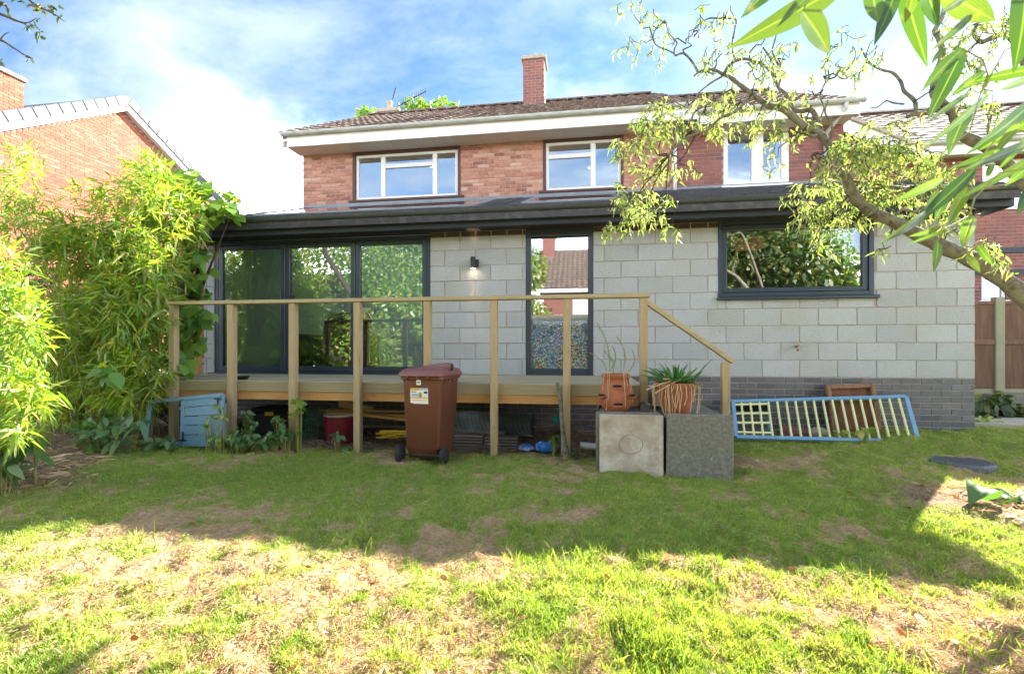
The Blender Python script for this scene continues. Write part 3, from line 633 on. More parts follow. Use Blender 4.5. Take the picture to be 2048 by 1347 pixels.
# ---- rear extension
DOOR = (-5.666, -2.175, .70, 2.83); NW = (-.795, .142, .765, 2.82); RW = (1.762, 3.63, 1.82, 2.82)
OPS = [DOOR, NW, RW]; X0, X1 = -5.83, 4.755
m = MB(); wall_panels(m, X0+.006, X1-.006, 0, 2.83, D+.009, D+.10, OPS); 
ext = m.obj('extension_wall', 'mortar_pale', house)
m = MB(); wall_panels(m, X0+.1, X1-.1, 0, 2.83, D+.101, D+.28, OPS, 0)
m.add([(X0, D+.1, 0), (X0, WY, 0), (X0, WY, 4.1), (X0, D+.1, 2.83), (X0+.25, D+.1, 0), (X0+.25, WY, 0), (X0+.25, WY, 4.1), (X0+.25, D+.1, 2.83)], [(0, 1, 2, 3), (7, 6, 5, 4), (0, 4, 5, 1), (1, 5, 6, 2), (2, 6, 7, 3), (3, 7, 4, 0)])
m.add([(X1-.25, D+.1, 0), (X1-.25, WY, 0), (X1-.25, WY, 4.1), (X1-.25, D+.1, 2.83), (X1, D+.1, 0), (X1, WY, 0), (X1, WY, 4.1), (X1, D+.1, 2.83)], [(0, 1, 2, 3), (7, 6, 5, 4), (0, 4, 5, 1), (1, 5, 6, 2), (2, 6, 7, 3), (3, 7, 4, 0)])
m.obj('inner_wall', 'plaster_pale', house)
BL = piece_meshes('concrete_block', .44, .1, .2125, 'block', 4, .005, .0025)
bl = courses(X0, X1, DPC, 2.735, .2225, .45, (.515, .29), .011, OPS)
# closer pieces at the right end of every other course
lay('concrete_block', bl, BL, .44, .2125, D, ext, .002)
top = courses(X0, X1, 2.742, 2.815, .08, .225, (.07,), .012, OPS); TB = piece_meshes('brick', .215, .09, .065, 'brick_char'); lay('brick', top, TB, .215, .065, D+.004, ext)
pl = courses(.2, X1, DPC-.0755*10+.0, DPC-.004, .0755, .225, (.0, .1125), .010); BB = piece_meshes('blue_brick', .215, .09, .065, 'brick_blue')
plinth = MB().box(X0, X1-.004, D+.008, D+.1, -.1, DPC-.004).obj('plinth', 'mortar_pale', house)
lay('blue_brick', pl, BB, .215, .065, D, plinth)
lay_stuff('hidden_blue_bricks', courses(X0, .19, DPC-.0755*10, DPC-.004, .0755, .225, (0, .1125), .01), D, .05, 'brick_blue', plinth)
# roof of the extension (lean-to), with two roof windows let into it
ye, ze, yt, zt = 6.16, 2.985, 9.598, 4.225; P2 = pitch_of(ye, ze, yt, zt)
def onroof(y): return ze+(y-ye)*math.tan(P2)
LIGHTS = [(-5.4, -1.7, 7.2, 9.3), (-.9, .55, 7.2, 9.3)]
xs = sorted({-5.98, 4.90, *[v for l in LIGHTS for v in l[:2]]}); ys = [ye, 7.2, 9.3, yt]; m = MB()
for xa, xb in zip(xs, xs[1:]):
    for ya, yb in zip(ys, ys[1:]):
        if any(l[0] <= xa and l[1] >= xb and l[2] <= ya+.001 and l[3] >= yb-.001 for l in LIGHTS): continue
        m.prism([(ya, onroof(ya)), (yb, onroof(yb)), (yb, onroof(yb)-.14), (ya, onroof(ya)-.14)], xa, xb)
er = m.obj('extension_roof', 'slate', house)
m = MB()
for i in range(13):
    y = ye-.03+i*.265; x = -5.98
    while x < 4.88:
        w = .30
        yb = min(y+.30, yt-.01)
        if not any(l[0]-.05 < x+w and l[1]+.05 > x and l[2]-.05 < yb and l[3]+.02 > y for l in LIGHTS):
            j = random.uniform(0, .010)
            m.prism([(y, onroof(y)+.016+j), (yb, onroof(yb)+.004), (yb, onroof(yb)-.004), (y, onroof(y)+.002)], x+.003, x+w-.003)
        x += w
stuff(m.obj('slates', 'slate', er, fix=False))
for l in LIGHTS:
    f = MB(); u = .022
    for xa, xb, ya, yb in ((l[0]-.04, l[0]+.05, l[2], l[3]), (l[1]-.05, l[1]+.04, l[2], l[3]), (l[0]+.05, l[1]-.05, l[2]-.03, l[2]+.06), (l[0]+.05, l[1]-.05, l[3]-.06, l[3]+.03)):
        f.prism([(ya, onroof(ya)+u), (yb, onroof(yb)+u), (yb, onroof(yb)-.14), (ya, onroof(ya)-.14)], xa, xb)
    fo = f.obj('roof_window', 'lead', er)
    g = MB().prism([(l[2]+.05, onroof(l[2]+.05)+.02), (l[3]-.05, onroof(l[3]-.05)+.02), (l[3]-.05, onroof(l[3]-.05)+.012), (l[2]+.05, onroof(l[2]+.05)+.012)], l[0]+.045, l[1]-.045).obj('pane', 'glass_roof', fo)
MB().box(-5.98, 4.9, WY-.03, WY-.003, 4.16, 4.275).obj('flashing', 'lead', house)
MB().box(-5.98, 4.90, 6.245, 6.27, 2.775, 2.945).obj('fascia', 'fascia_dark', house, bevel=.004)
for x in (-3.52, -1.0, 1.4): MB().box(x, x+.004, 6.2435, 6.246, 2.78, 2.94).obj('fascia_joint', 'soffit_dark', house)
MB().box(-5.98, 4.9, 6.27, D+.1, 2.815, 2.83).box(-5.98, -5.955, 6.27, D+.1, 2.775, 2.815).box(4.875, 4.9, 6.27, D+.1, 2.775, 2.815).obj('soffit', 'soffit_dark', house)
gutter(-6.0, 4.93, 6.185, 2.985, .058, 'gutter_dark', house, step=1.02)
# sliding/folding doors
fy = D+.02; gl = 'glass'; dxs = [-5.666, -4.475, -3.34, -2.175]; zb, ztp = .70, 2.79
m = MB().box(-5.666, -5.606, fy, fy+.08, zb, ztp).box(-2.235, -2.175, fy, fy+.08, zb, ztp).box(-5.606, -2.235, fy, fy+.08, 2.735, ztp).box(-5.606, -2.235, fy-.02, fy+.08, zb, .80)
pd = m.obj('patio_door', 'alu_dark', house, bevel=.005)
for i in range(3):
    a = dxs[i]+(.062 if i == 0 else .004); b = dxs[i+1]-(.062 if i == 2 else .004); c, d = .803, 2.732; s = .072
    m = MB().box(a, a+s, fy+.005, fy+.07, c, d).box(b-s, b, fy+.005, fy+.07, c, d).box(a+s, b-s, fy+.005, fy+.07, c, c+.075).box(a+s, b-s, fy+.005, fy+.07, d-.065, d)
    m.obj('door_leaf', 'alu_dark', pd, bevel=.005)
    MB().box(a+s-.006, b-s+.006, fy+.03, fy+.036, c+.07, d-.06).obj('pane', gl, pd)
MB().box(-4.36, -4.335, fy-.03, fy+.01, 1.83, 1.96).box(-4.355, -4.34, fy-.045, fy-.028, 1.85, 1.90).obj('door_handle', 'black_plastic', pd, bevel=.003)
MB().box(-5.70, -2.14, fy-.10, fy+.0, .745, .776).obj('door_sill', 'alu_dark', pd, bevel=.004)
a, b, c, d = NW; m = MB().box(a, a+.075, fy, fy+.07, c, d).box(b-.075, b, fy, fy+.07, c, d).box(a+.075, b-.075, fy, fy+.07, c, c+.10).box(a+.075, b-.075, fy, fy+.07, d-.10, d)
nw = m.obj('window', 'alu_dark', house, bevel=.005)
MB().box(a+.07, b-.07, fy+.03, fy+.036, c+.095, d-.095).obj('pane', 'glass_film', nw); MB().box(a-.02, b+.02, fy-.07, fy+.05, c-.03, c-.001).obj('sill', 'alu_dark', nw, bevel=.004)
a, b, c, d = RW; m = MB().box(a, a+.055, fy-.03, fy+.07, c, d).box(b-.055, b, fy-.03, fy+.07, c, d).box(a+.055, b-.055, fy-.03, fy+.07, c, c+.055).box(a+.055, b-.055, fy-.03, fy+.07, d-.055, d)
rw = m.obj('window', 'alu_dark', house, bevel=.006); q = .058
m = MB().box(a+q, a+q+.06, fy-.005, fy+.06, c+q, d-q).box(b-q-.06, b-q, fy-.005, fy+.06, c+q, d-q).box(a+q+.06, b-q-.06, fy-.005, fy+.06, c+q, c+q+.06).box(a+q+.06, b-q-.06, fy-.005, fy+.06, d-q-.06, d-q)
m.obj('sash', 'alu_dark', rw, bevel=.006); MB().box(a+.11, b-.11, fy+.03, fy+.036, c+.11, d-.11).obj('pane', 'glass_right', rw)
MB().box(a-.015, b+.045, fy-.075, fy+.03, c-.045, c-.002).obj('sill', 'alu_dark', rw, bevel=.006)
# rooms behind the glass
m = MB(); m.box(-5.58, 4.5, D+.28, WY-.05, .62, .72)
m.obj('floor', 'floor_wood', house)
MB().prism([(D+.281, .72), (WY-.06, .72), (WY-.06, 4.0), (D+.281, 3.1)], -5.58, -5.56).obj('green_wall', 'plaster_green', house)
MB().box(-5.575, 4.5, WY-.055, WY-.04, .72, 4.0).obj('room_wall', 'plaster_pale', house)
MB().prism([(D+.281, .72), (WY-.06, .72), (WY-.06, 4.0), (D+.281, 3.1)], -1.5, -1.40).obj('partition', 'plaster_pale', house)
MB().prism([(D+.281, .72), (WY-.06, .72), (WY-.06, 4.0), (D+.281, 3.1)], .9, 1.0).obj('partition', 'plaster_pale', house)
MB().box(1.0, 4.5, D+.281, WY-.06, 2.84, 2.86).obj('ceiling', 'plaster_dark', house)
arm = thing('armchair', 'dark brown leather armchair standing indoors behind the sliding doors', 'armchair', (-4.55, 8.2, .72))
m = MB().box(-5.05, -4.1, 7.85, 8.75, .80, 1.18); m.obj('seat', 'leather', arm, bevel=.07, smooth=True)
MB().prism([(8.45, 1.1), (8.85, 1.1), (8.98, 1.72), (8.9, 1.86), (8.7, 1.86), (8.6, 1.7)], -5.02, -4.13).obj('backrest', 'leather', arm, bevel=.07, smooth=True)
for x in (-5.24, -4.10): MB().box(x, x+.19, 7.85, 8.8, .80, 1.42).obj('armrest', 'leather', arm, bevel=.06, smooth=True)
pend = thing('ceiling_lamp', 'orange lamp shade indoors at the top of the wide black framed window', 'lamp', (2.52, 7.6, 2.7))
MB().lathe([(.24, 0), (.20, .13), (.195, .13), (.23, 0)], 18, (2.55, 7.8, 2.70)).obj('lamp_shade', 'lamp_orange', pend, smooth=True); MB().tube([(2.55, 7.8, 2.82), (2.55, 7.8, 2.84)], .006, 6).obj('cord', 'black_plastic', pend)
# wall light (lit) with warm spill up and down the blockwork
wl = thing('wall_light', 'small black cylinder wall light shining up and down the block wall', 'lamp', (-1.515, 6.6, 2.35))
MB().lathe([(.0, -.078), (.028, -.078), (.033, -.082), (.034, -.078), (.034, .078), (.028, .082), (.0, .076)], 16, (-1.53, D-.075, 2.35)).obj('lamp_body', 'black_plastic', wl, smooth=False)
MB().box(-1.505, -1.46, D-.055, D-.001, 2.30, 2.40).box(-1.52, -1.49, D-.07, D-.05, 2.31, 2.39).obj('wall_plate', 'black_plastic', wl, bevel=.004)
MB().lathe([(.0, -.0835), (.026, -.0835), (.026, -.0825), (.0, -.0825)], 14, (-1.53, D-.075, 2.35)).obj('lamp_lens', 'lamp_glow', wl)
for zz, rx in ((2.26, 0), (2.44, math.pi)):
    l = bpy.data.lights.new('wall_lamp_beam', 'SPOT'); l.energy = 1.0; l.color = (1, .68, .38); l.spot_size = math.radians(38); l.spot_blend = .9; l.shadow_soft_size = .02
    lo = bpy.data.objects.new('wall_lamp_beam', l); COL.objects.link(lo); lo.location = (-1.53, D-.062, zz); lo.rotation_euler = (rx, 0, 0); lo.parent = wl; lo.matrix_parent_inverse = Matrix.Translation(-wl.location)
tp = thing('garden_tap', 'brass outdoor tap sticking out of the block wall', 'tap', (2.717, 6.6, 1.17))
MB().tube([(2.717, D, 1.165), (2.717, D-.07, 1.165), (2.70, D-.10, 1.155), (2.695, D-.105, 1.11)], [.014, .014, .015, .013], 10).lathe([(.024, 0), (.024, .008), (.0, .009)], 12, (2.717, D-.05, 1.17)).obj('tap_body', 'brass', tp, smooth=True)
MB().tube([(2.717, D-.06, 1.17), (2.717, D-.06, 1.21)], .007, 8).bar((2.675, D-.06, 1.212), (2.76, D-.06, 1.212), .012, .01).obj('tap_handle', 'brass', tp)

# ------------------------------------------------------------ deck
deck = thing('timber_deck', 'raised timber deck with post and rail balustrade in front of the sliding doors', 'deck', (-2.5, 5.8, 0))
DT = .765; dxl, dxr = -5.75, .62
for i in range(11):
    ya = 5.03+i*.1425
    MB().box(dxl, dxr, ya, ya+.137, DT-.028, DT).obj('deck_board', 'wood_deck', deck, bevel=.004)
rib = []
n = 6; h = .118/n
for k in range(n): rib += [(4.985, DT-.002-k*h), (4.985, DT-.002-k*h-h*.52), (4.999, DT-.002-k*h-h*.56), (4.999, DT-.002-k*h-h*.97)]
rib += [(5.012, DT-.12), (5.012, DT-.002)]
for xa, xb in ((dxl, -3.235), (-3.230, -.918), (-.913, dxr)): MB().prism(rib, xa, xb).obj('fascia_board', 'wood_deck', deck)
MB().box(dxl, dxr, 5.013, 5.06, DT-.215, DT-.030).obj('joist', 'wood_joist', deck, bevel=.004)
for i in range(9): MB().box(dxl+.02+i*.78, dxl+.065+i*.78, 5.062, 6.58, DT-.18, DT-.030).obj('joist', 'wood_joist', deck)
PX = [-4.765, -4.005, -3.235, -2.46, -1.66, -.93, -.165]
pm = lambda x, z0, z1, nm='post', y=4.905: MB().box(x-.0375, x+.0375, y, y+.078, z0, z1).obj(nm, 'wood_post', deck, bevel=.004)
for i, x in enumerate(PX): pm(x, -.25, 1.648)
pm(.605, .45, 1.648); pm(1.388, .0, 1.0)
MB().box(-5.69, -5.615, 6.25, 6.325, .77, 1.66).obj('post', 'wood_joist', deck, bevel=.004)
MB().box(-4.83, .665, 4.89, 5.0, 1.650, 1.690).obj('handrail', 'wood_rail', deck, bevel=.005)
MB().bar((.64, 4.945, 1.60), (1.46, 4.945, 1.005), .09, .045).obj('stair_rail', 'wood_rail', deck, bevel=.005)
MB().box(.70, .90, 5.0, 5.35, .55, .74).obj('step_board', 'wood_deck', deck, bevel=.004)
# ------------------------------------------------------------ neighbouring houses
def atx(px, py, Xc):
    u = (px-1024)/F; r = (-sT+u*cT)/(cT+u*sT); y = Xc/r; t = y/(cT+u*sT); return Vector((Xc, y, CZ+(H0-py)*t/F))
GX = -12.5
A = atx(245, 222, GX); Rr = atx(362, 345, GX); Ll = atx(0, 262, GX)
sl = (A.z-Rr.z)/(Rr.y-A.y); sll = (A.z-Ll.z)/(A.y-Ll.y)
nh = thing('neighbour_house', 'orange brick house on the left with sunlit gable, white bargeboards and grey verge tiles', 'house', (GX-4, A.y, 0))
yR = A.y+4.6; yL = A.y-4.6; zR = A.z-sl*4.6; zL = A.z-sll*4.6; zm = .9
g = MB().prism([(yL, 0), (yR, 0), (yR, zR), (A.y, A.z), (yL, zL)], GX-9, GX-.008).obj('gable_wall', 'mortar_pale', nh)
m = MB(); k = 0
while True:
    z = zm+k*.075
    if z > A.z-.05: break
    ya = max(yL, A.y-(A.z-z-.07)/sll); yb = min(yR, A.y+(A.z-z-.07)/sl); y = yL-(.1125 if k % 2 else 0)
    while y < yb:
        a, b2 = max(y, ya), min(y+.215, yb)
        if b2-a > .03: j = random.uniform(-.002, .002); m.box(GX-.05, GX+j, a, b2, z, z+.065)
        y += .225
    k += 1
stuff(m.obj('gable_bricks', 'brick_orange_far', g, fix=False))
ov = .16
MB().prism([(yL-.3, zL-sll*.3), (A.y, A.z), (A.y, A.z+.20), (yL-.3, zL-sll*.3+.20)], GX+ov-.025, GX+ov).prism([(A.y+.001, A.z), (yR+.3, zR-sl*.3), (yR+.3, zR-sl*.3+.20), (A.y+.001, A.z+.20)], GX+ov-.025, GX+ov).obj('bargeboard', 'upvc', nh)
MB().prism([(yL-.3, zL-sll*.3+.01), (A.y, A.z+.01), (yR+.3, zR-sl*.3+.01), (yR+.3, zR-sl*.3+.03), (A.y, A.z+.03), (yL-.3, zL-sll*.3+.03)], GX+.001, GX+ov-.026).obj('verge_soffit', 'upvc_soffit', nh)
rf = MB().prism([(yL-.35, zL-sll*.35+.17), (A.y, A.z+.20), (yR+.35, zR-sl*.35+.17), (yR+.35, zR-sl*.35+.24), (A.y, A.z+.29), (yL-.35, zL-sll*.35+.24)], GX-9, GX+ov-.03).obj('roof', 'tile_grey', nh)
for side, s_, dirn in ((0, sll, -1), (1, sl, 1)):
    ang = math.atan(s_); me = MB().box(GX-.15, GX+ov+.035, 0, .322, -.055, .17).mesh('verge_tile', 'tile_grey', bevel=.012)
    for i in range(14):
        d = .02+i*.33; o = link('verge_tile', me, rf, (0, A.y+dirn*d*math.cos(ang), A.z+.235-d*math.sin(ang)+.004*(i % 2)))
        o.rotation_euler = (ang+.02, 0, 0) if dirn < 0 else (-ang+.02, 0, 0)
        if dirn < 0: o.scale = (1, -1, 1)
hr = MB().lathe([(.0, -.2), (.15, -.2), (.15, .22), (.0, .22)], 12).mesh('ridge_tile', 'tile_grey')
for v in hr.vertices: v.co = Vector((v.co.z, v.co.x, v.co.y))
for i in range(9): link('ridge_tile', hr, rf, (GX+ov-.2-i*.42, A.y, A.z+.22))
c1_ = atx(47, 165, GX-.9); c0_ = atx(-30, 145, GX-.9)
ch = MB().box(GX-1.5, GX-.9, c0_.y, c1_.y, A.z-.4, c1_.z).obj('chimney', 'mortar_pale', nh)
m = MB()
for k in range(24):
    z = c1_.z-.07-k*.075; y = c0_.y-(.1125 if k % 2 else 0)
    while y < c1_.y:
        a, b2 = max(y, c0_.y), min(y+.215, c1_.y)
        if b2-a > .03: m.box(GX-.95, GX-.892+random.uniform(-.002, .002), a, b2, z, z+.065)
        y += .225
    x = GX-1.5+(.1125 if k % 2 else 0)
    while x < GX-.95: m.box(x, min(x+.215, GX-.9), c0_.y-.006, c0_.y+.05, z, z+.065); x += .225
stuff(m.obj('chimney_bricks', 'brick_orange_far', ch, fix=False))
MB().box(GX-1.56, GX-.84, c0_.y-.06, c1_.y+.05, c1_.z, c1_.z+.10).obj('chimney_cap', 'stone_cap', ch, bevel=.015)

NY = 11.6
a = at(1722, 262, NY-.5); NX0 = 5.55
rh = thing('neighbour_house', 'neighbouring brick house seen behind the willow on the right with pale tiled roof', 'house', (9, NY, 0))
w1a, w1b = at(1965, 322, NY), at(2075, 412, NY); w2a, w2b = at(1963, 552, NY), at(2012, 600, NY)
ops = [(w1a.x, w1b.x+.3, w1b.z, w1a.z), (w2a.x, w2b.x, w2b.z, w2a.z)]
m = MB(); wall_panels(m, NX0, 17, 0, 5.3, NY+.008, NY+.24, ops); m.box(NX0, NX0+.24, NY+.24, 19, 0, 5.4).box(16.7, 17, NY+.24, 19, 0, 5.4).box(NX0+.24, 16.7, 18.8, 19, 0, 5.4).box(NX0+.24, 16.7, NY+.24, 18.8, 2.5, 2.6).box(NX0+.24, 16.7, NY+1.6, NY+1.7, 0, 5.3)
m.prism([(NY+.02, 5.3), (18.98, 5.3), (15.3, 7.9)], NX0, NX0+.2)
rw_ = m.obj('brick_wall', 'mortar', rh)
lay_stuff('wall_bricks', courses(NX0, 13.5, 1.6, 5.3, .075, .225, (0, .1125), .01, ops), NY, .05, 'brick_dark_far', rw_)
def simple_window(o, mull, parent, y):
    x0, x1, z0, z1 = o; m = MB().box(x0, x0+.07, y, y+.06, z0, z1).box(x1-.07, x1, y, y+.06, z0, z1).box(x0+.07, x1-.07, y, y+.06, z0, z0+.07).box(x0+.07, x1-.07, y, y+.06, z1-.07, z1)
    for q in mull: m.box(q-.05, q+.05, y, y+.06, z0+.07, z1-.07)
    w = m.obj('window', 'upvc', parent, bevel=.006); es = [x0+.02]+list(mull)+[x1-.02]
    for q, r in zip(es, es[1:]): MB().box(q+.05, r-.05, y+.03, y+.036, z0+.07, z1-.07).obj('pane', 'glass_upper', w)
    MB().box(x0-.05, x1+.05, y-.06, y+.03, z0-.05, z0-.001).obj('sill', 'upvc', w)
simple_window(ops[0], [(ops[0][0]+ops[0][1])/2], rh, NY+.02); simple_window(ops[1], [], rh, NY+.02)
for py, p0, p1 in ((500, 1985, 2070), (545, 1950, 2060)):
    q0, q1 = at(p0, py, NY-.03), at(p1, py, NY-.03); MB().box(q0.x, q1.x, NY-.04, NY-.004, q0.z-.06, q0.z+.05).obj('lintel', 'fascia_dark', rh)
PT = tile_mesh('roof_tile', .33, .40, 'tile_pale', amp=.006, cols=4)
nr_ = roof(rh, NX0-.1, 14, NY-.42, 5.50, 15.3, 8.0, .33, .345, PT, 'tile_roof_far', 300, 'upper_roof_tiles', slab='tile_pale'); ridge(nr_, NX0-.1, 14, 15.3, 8.03, 'tile_pale')
MB().box(NX0-.1, 14, NY-.37, NY-.34, 5.22, 5.44).obj('fascia', 'upvc', rh); gutter(NX0-.1, 14, NY-.44, 5.49, .06, 'gutter_white', rh); MB().box(NX0, 14, NY-.33, NY+.05, 5.29, 5.30).obj('soffit', 'upvc_soffit', rh)
# projecting gable wing nearer the garden: white bargeboard sloping down to the right
g0, g1 = at(1655, 222, 10.6), at(1850, 300, 10.6)
MB().add([(g0.x, 10.60, g0.z-.30), (g1.x, 10.60, g1.z-.26), (g1.x, 10.60, g1.z), (g0.x, 10.60, g0.z), (g0.x, 10.64, g0.z-.30), (g1.x, 10.64, g1.z-.26), (g1.x, 10.64, g1.z), (g0.x, 10.64, g0.z)], [(0, 1, 2, 3), (7, 6, 5, 4), (0, 4, 5, 1), (1, 5, 6, 2), (2, 6, 7, 3), (3, 7, 4, 0)]).obj('bargeboard', 'upvc', rh)
MB().add([(g0.x, 10.7, 0), (g1.x-.25, 10.7, 0), (g1.x-.25, 10.7, g1.z-.1), (g0.x, 10.7, g0.z-.1), (g0.x, NY, 0), (g1.x-.25, NY, 0), (g1.x-.25, NY, g1.z-.1), (g0.x, NY, g0.z-.1)], [(0, 1, 2, 3), (0, 4, 5, 1), (1, 5, 6, 2), (2, 6, 7, 3), (3, 7, 4, 0)]).obj('wing_wall', 'brick_dark_far', rh)
MB().add([(g0.x, 10.55, g0.z-.005), (g1.x+.05, 10.55, g1.z-.03), (g1.x+.05, NY, g1.z-.03), (g0.x, NY, g0.z-.005), (g0.x, 10.55, g0.z+.06), (g1.x+.05, 10.55, g1.z+.04), (g1.x+.05, NY, g1.z+.04), (g0.x, NY, g0.z+.06)], [(0, 1, 2, 3), (7, 6, 5, 4), (0, 4, 5, 1), (1, 5, 6, 2), (2, 6, 7, 3), (3, 7, 4, 0)]).obj('wing_roof', 'tile_pale', rh)
# house beyond: only its chimney shows over the ridge
q0, q1 = at(757, 222, 19), at(795, 222, 19); fh = thing('terraced_house', 'house beyond the ridge of which only the short brick chimney with pale pot shows', 'house', (q0.x, 21, 0))
MB().box(q0.x-4, q1.x+3, 19.5, 25, 0, 5.5).obj('wall', 'brick_dark_far', fh); MB().prism([(19.2, 5.4), (22, 7.6), (25.3, 5.4)], q0.x-4.2, q1.x+3.2).obj('roof', 'tile_roof_far', fh)
ch = MB().box(q0.x, q1.x, 19, 19.7, 5, q0.z+.02).obj('chimney', 'mortar', fh)
lay('brick', courses(q0.x, q1.x, q0.z-.9, q0.z-.1, .075, .225, (q0.x, q0.x+.11), .01), B2, .215, .065, 18.99, ch)
MB().box(q0.x-.08, q1.x+.08, 18.93, 19.78, q0.z-.06, q0.z+.08).obj('chimney_cap', 'stone_cap', ch, bevel=.015)
pt = at(779, 222, 19.3); MB().lathe([(.13, .08), (.14, .2), (.12, .42), (.15, .46), (.15, .5), (.1, .5)], 14, (pt.x, 19.3, q0.z)).obj('chimney_pot', 'stone_cap', ch, smooth=True)
ae = thing('television_aerial', 'thin rooftop aerial beside the short chimney, seen against the sky', 'aerial', tuple(at(800, 222, 19.2)))
a0, a1 = at(800, 245, 19.2), at(797, 205, 19.2); MB().tube([a0, a1], .025, 6).obj('mast', 'black_plastic', ae)
b0, b1 = at(792, 215, 19.2), at(853, 182, 19.2); m = MB().tube([b0, b1], .018, 6)
for i in range(13):
    c = b0.lerp(b1, .12+i*.07); r = .16-.006*i; m.tube([c+Vector((-.25*r, r, -.9*r)), c+Vector((.25*r, -r, .9*r))], .012, 5)
m.obj('boom', 'black_plastic', ae); c0, c1v = at(786, 199, 19.2), at(792, 176, 19.2); MB().bar(c0, c1v, .04, .05).obj('reflector', 'black_plastic', ae)

# ------------------------------------------------------------ fence, path, planter at the right
FY = 9.4
fz0, fz1 = at(1990, 778, FY).z, at(2020, 602, FY).z
fn = thing('garden_fence', 'brown featheredge board fence with a concrete post beside the block wall', 'fence', (6.9, FY, 0))
pxl, pxr = at(1985, 700, FY).x, at(2004, 700, FY).x
FB = [MB().add([(0, -.002, 0), (.125, -.034, 0), (.125, -.012, 0), (0, .006, 0), (0, -.002, 1), (.125, -.034, 1), (.125, -.012, 1), (0, .006, 1)], [(3, 2, 1, 0), (4, 5, 6, 7), (0, 1, 5, 4), (1, 2, 6, 5), (2, 3, 7, 6), (3, 0, 4, 7)]).mesh('fence_board', 'wood_fence')]
x = 4.6
while x < 12.0:
    if not (x+.1 > pxl and x < pxr):
        o = link('fence_board', FB[0], fn, (x, FY+random.uniform(-.003, .003), fz0+.02)); o.scale = (1, 1, fz1-fz0-.06)
    x += .105
for x0, x1 in ((4.6, pxl-.005), (pxr+.005, 12)):
    MB().box(x0, x1, FY-.05, FY-.022, fz1-.05, fz1+.0).box(x0, x1, FY-.055, FY-.024, fz0+.78, fz0+.86).obj('rail', 'wood_fence', fn)
    MB().box(x0, x1, FY-.03, FY+.02, fz0-.25, fz0+.01).obj('gravel_board', 'concrete_post', fn)
for x0 in (pxl, pxl+1.95, pxl+3.9): MB().box(x0, x0+pxr-pxl, FY-.07, FY+.05, 0, fz1+.07).obj('post', 'concrete_post', fn, bevel=.01)
q0, q1 = at(1950, 850, 7.6), at(2060, 850, 7.6)
structure(MB().box(4.80, 9, 6.9, 7.7, -.2, float(hgt(5.4, 7.2))+.02).obj('path', 'path', bevel=.01))
pw = MB().box(at(2008, 800, 8.2).x, at(2100, 800, 8.2).x, 8.2, 8.6, 0, at(2020, 790, 8.2).z).obj('planter_wall', 'slab_dark', bevel=.02); tag(pw, 'low grey concrete planter wall at the foot of the fence, right edge', 'planter')

# ------------------------------------------------------------ wheelie bin
bn = thing('wheelie_bin', 'brown wheelie bin with paper stickers standing on the grass before the deck', 'bin', (-1.565, 4.78, float(hgt(-1.56, 4.7))-.01), rotz=math.radians(-5.5))
def loft(secs, n=5):
    m = MB(); per = None
    for (hw, y0, y1, z, r) in secs:
        ring = []
        for cx, cy, a0 in ((hw-r, y1-r, 0), (-hw+r, y1-r, 90), (-hw+r, y0+r, 180), (hw-r, y0+r, 270)):
            for k in range(n): a = math.radians(a0+90*k/(n-1)); ring.append((cx+r*math.cos(a), cy+r*math.sin(a), z))
        m.v += ring; per = len(ring)
    for i in range(len(secs)-1):
        for k in range(per): a = i*per+k; b = i*per+(k+1) % per; m.f.append((a, b, b+per, a+per)); m.mi.append(0)
    m.f.append(tuple(range(per-1, -1, -1))); m.mi.append(0); e = (len(secs)-1)*per; m.f.append(tuple(e+k for k in range(per))); m.mi.append(0)
    return m
def autosm(o):
    for p in o.data.polygons: p.use_smooth = True
    try: o.data.set_sharp_from_angle(angle=math.radians(38))
    except Exception: pass
    return o
autosm(loft([(.165, -.20, .20, .05, .03), (.172, -.225, .22, .14, .035), (.178, -.232, .225, .15, .035), (.205, -.255, .265, .80, .04), (.208, -.257, .27, .83, .04), (.228, -.275, .285, .84, .045), (.228, -.275, .285, .885, .045), (.215, -.265, .275, .886, .045)]).obj('body', 'bin_plastic', bn))
lid = autosm(loft([(.238, -.30, .30, .872, .05), (.245, -.31, .31, .876, .05), (.242, -.305, .305, .90, .06), (.215, -.27, .285, .935, .07), (.17, -.20, .26, .952, .07), (.10, -.12, .2, .958, .06)]).obj('lid', 'bin_lid', bn))
autosm(MB().tube([(-.20, .0, .93), (.08, -.01, .955), (.17, -.01, .958), (.232, -.01, .952)], [.02, .036, .044, .044], 14).obj('lid_ridge', 'bin_lid', lid)); MB().lathe([(.0, 0), (.034, 0), (.034, .004), (.0, .004)], 14).obj('ridge_end', 'black_plastic', lid).matrix_basis = Matrix.Translation((.2325, -.01, .952)) @ Matrix.Rotation(math.pi/2, 4, 'Y')
m = MB()
for x in (-.13, -.02, .09): m.prism([(-.277, .84), (-.305, .86), (-.30, .90), (-.277, .90)], x-.009, x+.009)
for y in (-.15, -.05, .08): m.prism([(.207, .78), (.232, .84), (.207, .84)], y-.008, y+.008, 'y')
m.obj('rim_bracket', 'bin_lid', bn)
MB().tube([(-.25, -.235, .085), (.25, -.235, .085)], .010, 10).obj('axle', 'rubber', bn)
